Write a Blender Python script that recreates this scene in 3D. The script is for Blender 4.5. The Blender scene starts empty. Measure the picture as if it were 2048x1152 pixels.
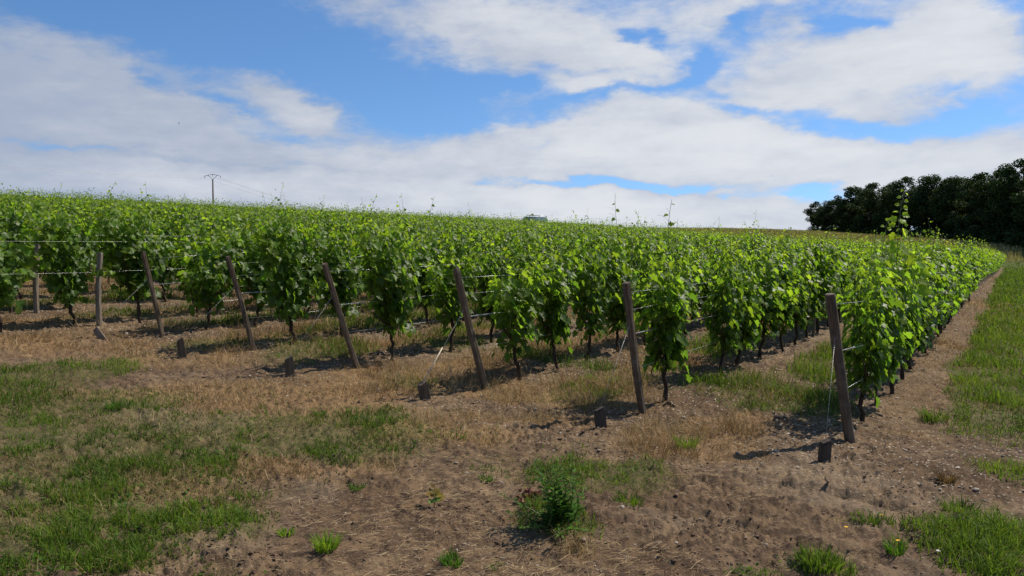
import bpy, math, random
import numpy as np
from mathutils import Vector, Matrix

rad = math.radians
C = bpy.context.scene.collection
sc = bpy.context.scene

# ------------------------------------------------------------------ camera, sky, sun, exposure
FPX = 1593.0                      # focal length in pixels of a 2048 px wide frame (28 mm on 36 mm)
PITCH = math.atan((576 - 490) / FPX)
HC = 1.85
CAM = np.array([0.0, 0.0, HC])
cd = bpy.data.cameras.new("camera")
cd.sensor_width = 36.0
cd.lens = 36.0 * FPX / 2048.0
cd.clip_start = 0.05
cd.clip_end = 8000
cam = bpy.data.objects.new("camera", cd)
C.objects.link(cam)
cam.location = (0, 0, HC)
cam.rotation_euler = (math.pi / 2 - PITCH, 0, 0)
sc.camera = cam

SUN_AZ = math.atan2(0.88, 0.475)   # clockwise from +Y
SUN_EL = rad(51)
sv = Vector((math.sin(SUN_AZ) * math.cos(SUN_EL), math.cos(SUN_AZ) * math.cos(SUN_EL), math.sin(SUN_EL)))
sl = bpy.data.lights.new("sun", 'SUN')
sl.energy = 5.0
sl.angle = rad(0.5)
sl.color = (1.0, 0.93, 0.82)
so = bpy.data.objects.new("sun", sl)
C.objects.link(so)
so.rotation_euler = (-sv).to_track_quat('-Z', 'Y').to_euler()

sc.view_settings.view_transform = 'Standard'
sc.view_settings.look = 'None'
sc.view_settings.exposure = 0.18
sc.view_settings.gamma = 1.0
sc.render.resolution_x, sc.render.resolution_y = 1024, 576
sc.cycles.max_bounces = 6
sc.cycles.transparent_max_bounces = 4


class X:
    """a shader value; arithmetic on it builds Math nodes"""
    nt = None

    def __init__(s, sock):
        s.s = sock

    @staticmethod
    def op(o, *a, clamp=False):
        n = X.nt.nodes.new('ShaderNodeMath')
        n.operation = o
        n.use_clamp = clamp
        for i, v in enumerate(a):
            if isinstance(v, X):
                X.nt.links.new(v.s, n.inputs[i])
            else:
                n.inputs[i].default_value = v
        return X(n.outputs[0])

    def __add__(s, o): return X.op('ADD', s, o)
    def __radd__(s, o): return X.op('ADD', o, s)
    def __sub__(s, o): return X.op('SUBTRACT', s, o)
    def __rsub__(s, o): return X.op('SUBTRACT', o, s)
    def __mul__(s, o): return X.op('MULTIPLY', s, o)
    def __rmul__(s, o): return X.op('MULTIPLY', o, s)
    def __truediv__(s, o): return X.op('DIVIDE', s, o)
    def sstep(s, a, b):
        n = X.nt.nodes.new('ShaderNodeMapRange')
        n.interpolation_type = 'SMOOTHSTEP'
        X.nt.links.new(s.s, n.inputs['Value'])
        n.inputs['From Min'].default_value = a
        n.inputs['From Max'].default_value = b
        return X(n.outputs[0])


def noise_node(nt, vec, scale, detail=4, rough=0.55, dist=0.0, lac=2.0):
    n = nt.nodes.new('ShaderNodeTexNoise')
    n.inputs['Scale'].default_value = scale
    n.inputs['Detail'].default_value = detail
    n.inputs['Roughness'].default_value = rough
    n.inputs['Distortion'].default_value = dist
    n.inputs['Lacunarity'].default_value = lac
    if vec is not None:
        nt.links.new(vec, n.inputs['Vector'])
    return n


def mixc(nt, fac, a, b, mode='MIX'):
    n = nt.nodes.new('ShaderNodeMix')
    n.data_type = 'RGBA'
    n.blend_type = mode
    for sock, v in ((n.inputs[0], fac), (n.inputs[6], a), (n.inputs[7], b)):
        if isinstance(v, X):
            nt.links.new(v.s, sock)
        elif isinstance(v, bpy.types.NodeSocket):
            nt.links.new(v, sock)
        elif isinstance(v, (tuple, list)):
            sock.default_value = (*v[:3], 1)
        else:
            sock.default_value = v
    return n.outputs[2]


def build_world():
    w = bpy.data.worlds.new("World")
    sc.world = w
    w.use_nodes = True
    nt = w.node_tree
    nt.nodes.clear()
    X.nt = nt
    out = nt.nodes.new('ShaderNodeOutputWorld')
    sky = nt.nodes.new('ShaderNodeTexSky')
    sky.sky_type = 'NISHITA'
    sky.sun_disc = False
    sky.sun_elevation = SUN_EL
    sky.sun_rotation = SUN_AZ
    sky.altitude = 200
    sky.air_density = 1.0
    sky.dust_density = 0.05
    sky.ozone_density = 4.0
    bg1 = nt.nodes.new('ShaderNodeBackground')
    bg1.inputs['Strength'].default_value = 0.132
    hs = nt.nodes.new('ShaderNodeHueSaturation'); hs.inputs['Saturation'].default_value = 1.13
    nt.links.new(sky.outputs[0], hs.inputs['Color']); nt.links.new(hs.outputs[0], bg1.inputs['Color'])
    tc = nt.nodes.new('ShaderNodeTexCoord')
    sep = nt.nodes.new('ShaderNodeSeparateXYZ')
    nt.links.new(tc.outputs['Generated'], sep.inputs[0])
    x, y, z = (X(sep.outputs[i]) for i in range(3))
    up = nt.nodes.new('ShaderNodeCombineXYZ')          # the clear air of a higher, bluer part of the sky
    nt.links.new(x.s, up.inputs[0]); nt.links.new(y.s, up.inputs[1])
    nt.links.new((X.op('MAXIMUM', z, 0.0) * 1.3 + 0.10).s, up.inputs[2])
    nrm = nt.nodes.new('ShaderNodeVectorMath'); nrm.operation = 'NORMALIZE'
    nt.links.new(up.outputs[0], nrm.inputs[0]); nt.links.new(nrm.outputs[0], sky.inputs[0])
    az = X.op('ARCTAN2', x, y)
    el = X.op('ARCSINE', z)
    comb = nt.nodes.new('ShaderNodeCombineXYZ')
    nt.links.new(az.s, comb.inputs[0])
    nt.links.new(el.s, comb.inputs[1])
    ae = comb.outputs[0]
    # cloud deck seen in perspective: direction projected on a flat layer
    zz = X.op('MAXIMUM', z, 0.0) + 0.10
    pc = nt.nodes.new('ShaderNodeCombineXYZ')
    nt.links.new((x / zz).s, pc.inputs[0])
    nt.links.new((y / zz).s, pc.inputs[1])
    P = pc.outputs[0]

    def dirof(px, py):
        u = (px - 1024) / FPX
        v = (490 - py) / FPX
        return math.atan(u), math.atan(v / math.sqrt(1 + u * u))

    blobs = [  # px, py, rx, ry, tilt (deg, image: + = down to the right), weight
        (100, 205, 340, 100, 8, 0.72), (420, 250, 270, 66, 10, 0.45), (560, 185, 90, 20, 14, 0.35), (660, 225, 55, 26, -20, 0.3), (60, 95, 170, 36, 14, 0.3), (350, 375, 600, 62, 3, 1.1), (580, 180, 110, 30, 15, 0.3),
        (640, 225, 60, 40, 0, 0.35), (900, 390, 500, 45, 3, 0.9),
        (980, 60, 330, 85, 8, 0.75), (1160, 100, 160, 45, 5, 0.3),
        (1720, 140, 330, 80, -8, 0.85), (1480, 30, 240, 60, -18, 0.45), (1900, 90, 150, 90, 0, 0.4),
        (1180, 275, 330, 75, 4, 0.85), (1500, 300, 400, 55, 5, 0.8), (1900, 320, 300, 48, -3, 0.9), (1000, 320, 250, 40, 0, 0.5),
        (1300, 420, 500, 40, 3, 1.0), (2030, 212, 45, 14, 0, 0.5),
        (300, 20, 430, 62, 4, -0.95), (540, 115, 200, 42, 6, -0.65), (830, 215, 160, 52, 8, -1.0), (960, 190, 130, 22, -10, -0.45),
        (290, 158, 50, 12, 0, -0.45), (400, 190, 70, 12, 10, -0.35), (130, 285, 110, 9, 4, -0.6), (480, 215, 60, 9, 10, -0.4), (590, 270, 110, 12, 6, -0.45), (420, 316, 300, 5, 3, -0.6), (120, 298, 200, 6, 2, -0.3),
        (1085, 222, 150, 20, -8, -0.75), (1235, 180, 130, 11, -6, -0.7), (1000, 175, 110, 14, 4, -0.4), (1280, 74, 60, 13, 8, -0.95), (1370, 135, 62, 24, -30, -0.85), (1180, 140, 110, 9, 5, -0.4), (1030, 12, 60, 10, 0, -0.5), (1400, 190, 60, 12, 0, -0.4),
        (1510, 50, 40, 28, -30, -0.7), (1720, 52, 60, 14, 10, -0.75), (1640, 50, 45, 22, 20, -0.7), (1600, 20, 120, 10, 0, -0.3),
        (1600, 248, 150, 20, 8, -0.85), (1760, 252, 170, 20, -4, -0.78), (1960, 228, 130, 28, -12, -0.78), (1480, 225, 60, 10, 12, -0.5),
        (1080, 288, 50, 12, 0, -0.7), (1130, 366, 170, 11, 3, -1.3), (1340, 378, 120, 8, 3, -1.1), (960, 362, 40, 8, 0, -0.6),
        (1640, 385, 70, 12, 0, -1.2), (2020, 40, 70, 80, 0, -0.6),
    ]
    # ragged outlines: the layout is bent by noise before it is read
    mw = nt.nodes.new('ShaderNodeMapping')
    nt.links.new(ae, mw.inputs['Vector'])
    mw.inputs['Scale'].default_value = (1.0, 2.2, 1.0)
    mw.inputs['Rotation'].default_value = (0, 0, rad(-9))
    nw = noise_node(nt, mw.outputs[0], 9.0, 6, 0.6, 0.0)
    off = nt.nodes.new('ShaderNodeVectorMath'); off.operation = 'MULTIPLY_ADD'
    nt.links.new(nw.outputs['Color'], off.inputs[0])
    off.inputs[1].default_value = (0.17, 0.062, 0.0)
    off.inputs[2].default_value = (-0.085, -0.031, 0.0)
    wa = nt.nodes.new('ShaderNodeVectorMath'); wa.operation = 'ADD'
    nt.links.new(ae, wa.inputs[0]); nt.links.new(off.outputs[0], wa.inputs[1])
    aw = wa.outputs[0]
    tot = None
    for px, py, rx, ry, tilt, wt in blobs:
        a0, e0 = dirof(px, py)
        a1, _ = dirof(px + rx, py)
        a2, _ = dirof(px - rx, py)
        m = nt.nodes.new('ShaderNodeMapping')
        m.vector_type = 'TEXTURE'
        nt.links.new(aw, m.inputs['Vector'])
        m.inputs['Location'].default_value = (a0, e0, 0)
        m.inputs['Rotation'].default_value = (0, 0, rad(-tilt))
        m.inputs['Scale'].default_value = ((a1 - a2) / 2, ry / FPX, 1)
        ln = nt.nodes.new('ShaderNodeVectorMath')
        ln.operation = 'DOT_PRODUCT'
        nt.links.new(m.outputs[0], ln.inputs[0])
        nt.links.new(m.outputs[0], ln.inputs[1])
        g = X.op('EXPONENT', X(ln.outputs['Value']) * -0.9) * wt
        tot = g if tot is None else tot + g
    n1 = noise_node(nt, P, 0.85, 5, 0.5, 0.35)
    n2 = noise_node(nt, mw.outputs[0], 8.0, 9, 0.6, 0.15)
    n3 = noise_node(nt, mw.outputs[0], 30.0, 7, 0.65, 0.2)
    m4 = nt.nodes.new('ShaderNodeMapping')
    nt.links.new(ae, m4.inputs['Vector'])
    m4.inputs['Scale'].default_value = (1.0, 4.5, 1.0)
    m4.inputs['Rotation'].default_value = (0, 0, rad(3))
    f4 = X(noise_node(nt, m4.outputs[0], 5.5, 6, 0.55, 0.2).outputs[0]) - 0.5
    f1, f2, f3 = X(n1.outputs[0]) - 0.5, X(n2.outputs[0]) - 0.5, X(n3.outputs[0]) - 0.5
    dens = tot * 0.70 + f1 * 0.4 + f2 * 1.05 + f3 * 0.55
    cover = dens.sstep(-0.20, 0.48)
    cover = cover * X(z.s).sstep(-0.02, 0.0)
    # thick parts are bright on top, thin and low parts greyer
    lum = (dens * 0.30 + f4 * 0.85 + f1 * 0.25 + f3 * 0.12 + X.op('MINIMUM', az, 0.12) * 0.76 - el.sstep(0.32, 0.7) * 0.8 + 0.04).sstep(-0.34, 0.62)
    ccol = mixc(nt, lum, (0.42, 0.49, 0.63), (0.85, 0.87, 0.91))
    bg2 = nt.nodes.new('ShaderNodeBackground')
    bg2.inputs['Strength'].default_value = 0.80
    nt.links.new(ccol, bg2.inputs['Color'])
    ms = nt.nodes.new('ShaderNodeMixShader')
    nt.links.new((cover * 0.97).s, ms.inputs[0])
    nt.links.new(bg1.outputs[0], ms.inputs[1])
    nt.links.new(bg2.outputs[0], ms.inputs[2])
    nt.links.new(ms.outputs[0], out.inputs[0])


build_world()

# ------------------------------------------------------------------ layout helpers
FWD = np.array([0, math.cos(PITCH), -math.sin(PITCH)])
UPV = np.array([0, math.sin(PITCH), math.cos(PITCH)])
RGT = np.array([1.0, 0, 0])


def ray(px, py):
    return FWD + (px - 1024) / FPX * RGT + (576 - py) / FPX * UPV


_n = np.cross(ray(0, 385), ray(2048, 491.5))
_n /= _n[2]
PA, PB = -_n[0], -_n[1]              # the hillside: z = PA x + PB y


def G(px, py):
    """ground point of the sloping hillside that the photo shows at px, py"""
    r = ray(px, py)
    t = -HC / (r[2] - PA * r[0] - PB * r[1])
    return np.array([r[0] * t, r[1] * t])


def project(x, y, z):
    v = np.stack([np.asarray(x, float), np.asarray(y, float), np.asarray(z, float) - HC], -1)
    d = v @ FWD
    d = np.where(d < 0.05, 0.05, d)
    return 1024 + FPX * (v @ RGT) / d, 576 - FPX * (v @ UPV) / d


# rows: bases of the end posts as seen, ground coordinates (s along the row, p across the rows)
POST_PX = [((1700, 885), (1660, 588)), ((1285, 828), (1253, 565)), ((972, 780), (912, 537)), ((715, 738), (649, 527)),
           ((508, 703), (455, 513)), ((325, 673), (286, 505)), ((199, 655), (201, 505)), ((73, 625), (77, 478))]
_vp = ray(2025, 497)
RD = np.array([_vp[0], _vp[1]]); RD /= np.linalg.norm(RD)       # row direction
ND = np.array([-RD[1], RD[0]])                                  # across the rows, to the left
P0 = G(*POST_PX[0][0])


def sp(x, y):
    dx, dy = x - P0[0], y - P0[1]
    return dx * RD[0] + dy * RD[1], dx * ND[0] + dy * ND[1]


def xy(s, p):
    return P0[0] + s * RD[0] + p * ND[0], P0[1] + s * RD[1] + p * ND[1]


BASES = [G(*a) for a, b in POST_PX]
ROW_P = [sp(*b)[1] for b in BASES]
ROW_S = [sp(*b)[0] for b in BASES]
SPACING = (ROW_P[7] - ROW_P[0]) / 7
for i in range(8, 60):
    ROW_P.append(ROW_P[7] + (i - 7) * SPACING)
    ROW_S.append(ROW_S[5] - 8)
ROW_P = np.array(ROW_P)
S_END = 112.0


def sstep(a, b, v):
    t = np.clip((v - a) / (b - a), 0, 1)
    return t * t * (3 - 2 * t)


def terrain(x, y):
    x = np.asarray(x, float); y = np.asarray(y, float)
    d = np.sqrt(x * x + y * y)
    k = np.minimum(1, 230 / np.maximum(d, 1e-6))
    xx, yy = x * k, y * k
    s, p = sp(xx, yy)
    z = PA * xx + PB * yy
    z = z - 0.0011 * np.clip(p - 62, 0, 130) ** 2
    z = z - 1.0 * sstep(18, 100, s) * sstep(62, 8, p)
    z = z + 2.55 * sstep(113, 150, s) * sstep(85, 25, p)
    return z


# numpy value noise
_rs = np.random.RandomState(5)
_perm = _rs.rand(256, 256)


def vnoise(x, y):
    xi = np.floor(x).astype(np.int64); yi = np.floor(y).astype(np.int64)
    fx = x - xi; fy = y - yi
    fx = fx * fx * (3 - 2 * fx); fy = fy * fy * (3 - 2 * fy)
    a = _perm[xi & 255, yi & 255]; b = _perm[(xi + 1) & 255, yi & 255]
    c = _perm[xi & 255, (yi + 1) & 255]; d = _perm[(xi + 1) & 255, (yi + 1) & 255]
    return (a * (1 - fx) + b * fx) * (1 - fy) + (c * (1 - fx) + d * fx) * fy


def fbm(x, y, sc_, oct=4, seed=0.0, gain=0.5):
    t = 0; a = 1; n = 0
    for o in range(oct):
        c, s_ = math.cos(0.7 * o + 0.3), math.sin(0.7 * o + 0.3)
        u = (x * c - y * s_) * sc_ * 2 ** o + 17.3 * o + seed
        v = (x * s_ + y * c) * sc_ * 2 ** o + 41.7 * o + seed * 1.7
        t = t + a * vnoise(u, v); n += a; a *= gain
    return t / n


# ------------------------------------------------------------------ what covers the ground
def patch(px, py, rx, ry, w):
    c = G(px, py)
    d = c[1]
    ya = G(px, max(py - ry, 560))[1]; yb = G(px, py + ry)[1]
    return (c[0], 0.5 * (ya + yb), rx / FPX * d, 0.5 * (ya - yb), w)


GREEN = [patch(*a) for a in [
    (40, 775, 130, 34, .95), (175, 748, 110, 20, .8), (235, 735, 60, 16, .6), (90, 835, 230, 50, 1.1), (350, 880, 320, 50, 1.05), (590, 880, 250, 42, 1.0),
    (150, 950, 260, 70, 1.0), (420, 955, 220, 45, .7), (80, 1080, 190, 90, .9), (300, 1090, 200, 70, .5), (480, 1070, 90, 40, .5),
    (750, 855, 120, 22, .8), (190, 1140, 120, 40, .9), (510, 900, 80, 22, .8), (1240, 965, 110, 34, 1.1), (1110, 1048, 75, 28, .95),
    (1290, 940, 50, 15, .9), (1750, 1052, 80, 15, .85), (1840, 1068, 90, 22, .85), (1985, 1105, 150, 62, 1.25), (1650, 1143, 65, 16, .9),
    (1500, 1146, 50, 9, .6), (1920, 1030, 60, 18, .8), (2040, 960, 70, 36, .7), (1560, 795, 110, 26, 1.1), (1490, 812, 50, 20, .8), (1640, 762, 60, 18, .9), (1795, 1100, 40, 16, .6),
    (650, 700, 80, 14, .8), (600, 715, 70, 12, .7), (410, 690, 60, 10, .7), (1080, 712, 60, 12, .7), (900, 700, 60, 14, .6), (1200, 745, 90, 14, .45), (820, 770, 60, 12, .5),
    (990, 1135, 30, 14, .5), (905, 1125, 22, 12, .6)]]
DRY = [patch(*a) for a in [
    (450, 800, 230, 46, 1), (690, 800, 200, 46, 1), (350, 725, 280, 26, .8), (850, 872, 190, 24, .95), (1100, 792, 160, 22, 1.2), (1370, 892, 120, 30, 1.2),
    (1440, 862, 60, 20, 1.0), (1500, 840, 40, 14, .8), (100, 690, 220, 18, .9), (600, 945, 250, 40, .7), (800, 762, 150, 22, 1.1), (400, 1000, 300, 50, .5), (1060, 845, 160, 14, .7),
    (560, 840, 200, 30, .7), (1390, 715, 80, 20, 1.0), (1150, 1105, 50, 26, .6), (250, 800, 160, 26, .7), (920, 830, 90, 20, .6), (1850, 880, 60, 30, .5),
    (1960, 610, 50, 16, 1.3), (1930, 700, 40, 30, .8), (1985, 820, 50, 30, .55), (2030, 660, 30, 14, 1.0), (1190, 775, 90, 16, 1.0), (1700, 990, 120, 14, .25), (1940, 760, 50, 60, .35), (1960, 960, 90, 20, .5), (1760, 1130, 60, 16, .4)]]


def blobsum(L, x, y):
    t = np.zeros_like(x)
    for cx, cy, rx, ry, w in L:
        q = ((x - cx) / rx) ** 2 + ((y - cy) / ry) ** 2
        t = np.maximum(t, w * np.exp(-np.minimum(q, 50) * 0.8))
    return t


def cover(x, y):
    """green grass, dry grass, bare stony strip (0..1 each)"""
    s, p = sp(x, y)
    i = np.clip(np.searchsorted(ROW_P, p) - 1, 0, len(ROW_P) - 2)
    a = ROW_P[i]; b = ROW_P[i + 1]
    q = (p - a) / (b - a)                                    # 0..1 between two rows
    s0 = np.array([ROW_S[j] if j < 6 else ROW_S[5] - 9 for j in range(len(ROW_S))])[i]
    inrow = sstep(-0.9, 0.8, s - s0) * sstep(0.02, 0.1, p) * sstep(S_END + 3, S_END, s)
    wob = fbm(x, y, 0.9, 3, 3.0) - 0.5
    strip = sstep(0.29, 0.15, np.abs(q - 0.5 + 0.35 * wob))
    nz = fbm(x, y, 0.35, 4, 9.0)
    rowvar = _perm[(i * 7) & 255, 3]
    strip = strip * np.where(i == 0, sstep(2.2, 5.5, s) * 0.6, 1.0)
    gmix = sstep(0.36, 0.60, nz + 0.35 * (rowvar - 0.5) + 0.0015 * s)
    g = inrow * strip * gmix
    d = inrow * strip * (1 - 0.75 * gmix)
    # meadow beyond the track, right of the first row
    edge = p + 0.55 + 0.0016 * np.clip(s, 0, 100) * -1 + 0.55 * (fbm(x, y, 0.55, 3, 21.0) - 0.5)
    nm = fbm(x, y, 0.5, 4, 33.0)
    md = sstep(0.12, -0.12, edge) * sstep(0.6, 2.6, s)
    g = np.maximum(g, md * (0.80 + 0.5 * sstep(0.36, 0.55, nm)))
    d = np.maximum(d, md * sstep(0.46, 0.34, nm) * 0.8)
    # track
    tr = sstep(-0.95, -0.4, p) * sstep(0.1, -0.1, p) * sstep(0, 2, s)
    d = np.maximum(d, tr * 0.30)
    head = 1 - np.clip(inrow + md + tr, 0, 1)
    ng = fbm(x, y, 1.3, 4, 50.0) - 0.5
    nd = fbm(x, y, 1.1, 4, 70.0) - 0.5
    # the strip's own patches reach into the rows
    gp = blobsum(GREEN, x, y); dp = blobsum(DRY, x, y)
    g = np.maximum(g * 1.0, sstep(0.22, 0.75, gp + 1.1 * ng))
    d = np.maximum(d * 1.0, sstep(0.25, 0.8, dp + 1.0 * nd))
    far = sstep(14, 9, p) * 0 + head * sstep(8, 11, p)       # headland out of frame to the left
    d = np.maximum(d, far * 0.7)
    stony = np.clip(inrow * (1 - strip) + head * sstep(-2.2, -0.2, s - s0) * 0.6 + tr * 0.5, 0, 1)
    barley = sstep(S_END + 9, S_END + 14, s) * sstep(-1, 3, p + (s - S_END) * 0.1)
    g = np.maximum(g, 0.9 * sstep(S_END - 4, S_END + 2, s))
    for px, py in ((581, 756), (366, 716), (851, 803), (1202, 862), (1648, 926), (207, 682)):
        cx, cy = G(px, py)
        bare = 1 - np.exp(-((x - cx) ** 2 + (y - cy + 0.15) ** 2) / 0.07)
        g = g * bare; d = d * (0.15 + 0.85 * bare)
    return np.clip(g, 0, 1) * (1 - barley), np.clip(d, 0, 1) * (1 - barley), stony, barley


# ------------------------------------------------------------------ mesh helpers
def mesh_np(name, V, faces, attr=None, mats=(), mat_idx=None, smooth=True):
    """faces: list of integer arrays (n, k)"""
    me = bpy.data.meshes.new(name)
    V = np.asarray(V, np.float32)
    me.vertices.add(len(V))
    me.vertices.foreach_set('co', V.ravel())
    flat = np.concatenate([np.asarray(f, np.int32).ravel() for f in faces])
    sizes = np.concatenate([np.full(len(f), np.asarray(f).shape[1], np.int32) for f in faces])
    me.loops.add(len(flat))
    me.loops.foreach_set('vertex_index', flat)
    me.polygons.add(len(sizes))
    st = np.zeros(len(sizes), np.int32); st[1:] = np.cumsum(sizes)[:-1]
    me.polygons.foreach_set('loop_start', st)
    for m in mats:
        me.materials.append(m)
    if mat_idx is not None:
        me.polygons.foreach_set('material_index', np.asarray(mat_idx, np.int32))
    me.update(calc_edges=True)
    me.polygons.foreach_set('use_smooth', np.full(len(sizes), smooth, bool))
    if attr is not None:
        at = me.attributes.new('tint', 'FLOAT_COLOR', 'POINT')
        A = np.ones((len(V), 4), np.float32)
        attr = np.asarray(attr, np.float32)
        A[:, :attr.shape[1]] = attr
        at.data.foreach_set('color', A.ravel())
    return me


def link(name, me, parent=None, loc=(0, 0, 0), rot=(0, 0, 0)):
    o = bpy.data.objects.new(name, me)
    C.objects.link(o)
    o.location = loc
    o.rotation_euler = rot
    if parent is not None:
        o.parent = parent
    return o


def tag(o, label=None, cat=None, group=None, kind=None):
    if label: o['label'] = label
    if cat: o['category'] = cat
    if group: o['group'] = group
    if kind: o['kind'] = kind
    return o


def thing(name, label, cat, loc, rotz=0.0, group=None):
    o = link(name, None, None, tuple(float(v) for v in loc), (0, 0, rotz))
    return tag(o, label, cat, group)


class MB:
    """collects tubes, boxes and lumps into one mesh"""
    def __init__(s): s.V = []; s.F = {}; s.n = 0; s.mi = {}

    def add(s, V, F, m=0):
        V = np.asarray(V, float)
        s.V.append(V)
        for f in F:
            f = np.asarray(f, np.int64) + s.n
            s.F.setdefault((f.shape[1], m), []).append(f)
        s.n += len(V)

    def tube(s, pts, r, k=6, m=0, caps=True, sq=None):
        pts = np.asarray(pts, float); n = len(pts)
        r = np.broadcast_to(np.asarray(r, float), (n,))
        t = np.gradient(pts, axis=0) if n > 2 else np.tile(pts[-1] - pts[0], (n, 1))
        t /= np.linalg.norm(t, axis=1)[:, None] + 1e-9
        ref = np.array([1.0, 0, 0]) if abs(t[0, 0]) < 0.9 else np.array([0, 1.0, 0])
        V = []
        for i in range(n):
            a = ref - t[i] * (ref @ t[i]); a /= np.linalg.norm(a); b = np.cross(t[i], a); ref = a
            for j in range(k):
                an = 2 * math.pi * (j + .5) / k
                ca, sa = math.cos(an), math.sin(an)
                if sq is not None:
                    ca, sa = sq[0][j], sq[1][j]
                V.append(pts[i] + r[i] * (a * ca + b * sa))
        q = [[i * k + j, i * k + (j + 1) % k, (i + 1) * k + (j + 1) % k, (i + 1) * k + j] for i in range(n - 1) for j in range(k)]
        F = [np.array(q)]
        if caps:
            F.append(np.array([list(range(k))[::-1]])); F.append(np.array([[(n - 1) * k + j for j in range(k)]]))
        s.add(V, F, m)

    def box(s, c, h, m=0, M=None):
        V = np.array([[x, y, z] for x in (-1, 1) for y in (-1, 1) for z in (-1, 1)], float) * np.asarray(h, float)
        if M is not None:
            V = V @ np.array(M).T
        V = V + np.asarray(c, float)
        s.add(V, [np.array([[0, 1, 3, 2], [4, 6, 7, 5], [0, 4, 5, 1], [2, 3, 7, 6], [0, 2, 6, 4], [1, 5, 7, 3]])], m)

    def mesh(s, name, mats, smooth=True, attr=None):
        keys = sorted(s.F)
        fs = [np.concatenate(s.F[k]) for k in keys]
        mi = np.concatenate([np.full(len(f), k[1]) for f, k in zip(fs, keys)])
        return mesh_np(name, np.concatenate(s.V), fs, attr, mats, mi, smooth)


# ------------------------------------------------------------------ materials
def new_mat(name):
    m = bpy.data.materials.new(name)
    m.use_nodes = True
    nt = m.node_tree
    nt.nodes.clear()
    out = nt.nodes.new('ShaderNodeOutputMaterial')
    X.nt = nt
    return m, nt, out


def principled(nt, col, rough=0.8, spec=0.3, metal=0.0, normal=None):
    b = nt.nodes.new('ShaderNodeBsdfPrincipled')
    if isinstance(col, bpy.types.NodeSocket):
        nt.links.new(col, b.inputs['Base Color'])
    else:
        b.inputs['Base Color'].default_value = (*col, 1)
    if isinstance(rough, X):
        nt.links.new(rough.s, b.inputs['Roughness'])
    else:
        b.inputs['Roughness'].default_value = rough
    b.inputs['Specular IOR Level'].default_value = spec
    b.inputs['Metallic'].default_value = metal
    if normal is not None:
        nt.links.new(normal, b.inputs['Normal'])
    return b


def bump(nt, h, strength=0.5, dist=0.02):
    b = nt.nodes.new('ShaderNodeBump')
    b.inputs['Strength'].default_value = strength
    b.inputs['Distance'].default_value = dist
    nt.links.new(h.s if isinstance(h, X) else h, b.inputs['Height'])
    return b.outputs[0]


def attr_sep(nt):
    a = nt.nodes.new('ShaderNodeAttribute')
    a.attribute_name = 'tint'
    s = nt.nodes.new('ShaderNodeSeparateColor')
    nt.links.new(a.outputs['Color'], s.inputs[0])
    return [X(o) for o in s.outputs]


def leaf_mat(name, c0, c1, c2, trans=0.4, tcol=2.2, rough=0.4, spec=0.4, back=None):
    """c0 old leaf, c1 full leaf, c2 young leaf"""
    m, nt, out = new_mat(name)
    r, g, b = attr_sep(nt)
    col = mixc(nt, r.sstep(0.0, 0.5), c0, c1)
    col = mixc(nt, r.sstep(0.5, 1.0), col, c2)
    hs = nt.nodes.new('ShaderNodeHueSaturation')
    nt.links.new(col, hs.inputs['Color'])
    nt.links.new((g * 0.7 + 0.65).s, hs.inputs['Value'])
    nt.links.new((b * 0.03 + 0.485).s, hs.inputs['Hue'])
    col = hs.outputs[0]
    if back is not None:
        geo = nt.nodes.new('ShaderNodeNewGeometry')
        cf = mixc(nt, X(geo.outputs['Backfacing']) * 0.6, col, back)
    else:
        cf = col
    p = principled(nt, cf, rough, spec)
    t = nt.nodes.new('ShaderNodeBsdfTranslucent')
    mt = mixc(nt, 1.0, col, (tcol, tcol * 0.98, tcol * 0.45), 'MULTIPLY')
    nt.links.new(mt, t.inputs['Color'])
    ms = nt.nodes.new('ShaderNodeMixShader')
    ms.inputs[0].default_value = trans
    nt.links.new(p.outputs[0], ms.inputs[1])
    nt.links.new(t.outputs[0], ms.inputs[2])
    nt.links.new(ms.outputs[0], out.inputs[0])
    return m


M = {}
M['vine_leaf'] = leaf_mat('vine_leaf', (0.052, 0.100, 0.013), (0.104, 0.168, 0.015), (0.172, 0.228, 0.021), 0.54, 3.0, 0.44, 0.28, (0.13, 0.18, 0.06))
M['grass'] = leaf_mat('grass_blade', (0.050, 0.076, 0.016), (0.074, 0.122, 0.018), (0.13, 0.185, 0.026), 0.36, 2.0, 0.6, 0.10)
M['dry_grass'] = leaf_mat('dry_grass_blade', (0.13, 0.078, 0.038), (0.30, 0.195, 0.098), (0.50, 0.385, 0.22), 0.25, 1.0, 0.75, 0.1)
M['barley'] = leaf_mat('barley_ear', (0.17, 0.16, 0.055), (0.31, 0.265, 0.105), (0.42, 0.36, 0.17), 0.25, 1.0, 0.75, 0.1)
M['weed'] = leaf_mat('weed_leaf', (0.035, 0.080, 0.014), (0.060, 0.135, 0.016), (0.17, 0.26, 0.03), 0.35, 2.0, 0.6, 0.1)
M['tree_leaf'] = leaf_mat('tree_leaf', (0.018, 0.034, 0.010), (0.037, 0.062, 0.016), (0.07, 0.10, 0.022), 0.18, 1.5, 0.6, 0.12)
M['seedling'] = leaf_mat('seedling_leaf', (0.15, 0.10, 0.02), (0.20, 0.17, 0.03), (0.10, 0.18, 0.03), 0.35, 1.6, 0.45, 0.3)
M['dead_leaf'] = leaf_mat('dead_leaf', (0.07, 0.03, 0.018), (0.15, 0.06, 0.03), (0.22, 0.11, 0.06), 0.15, 1.0, 0.7, 0.2)


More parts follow.
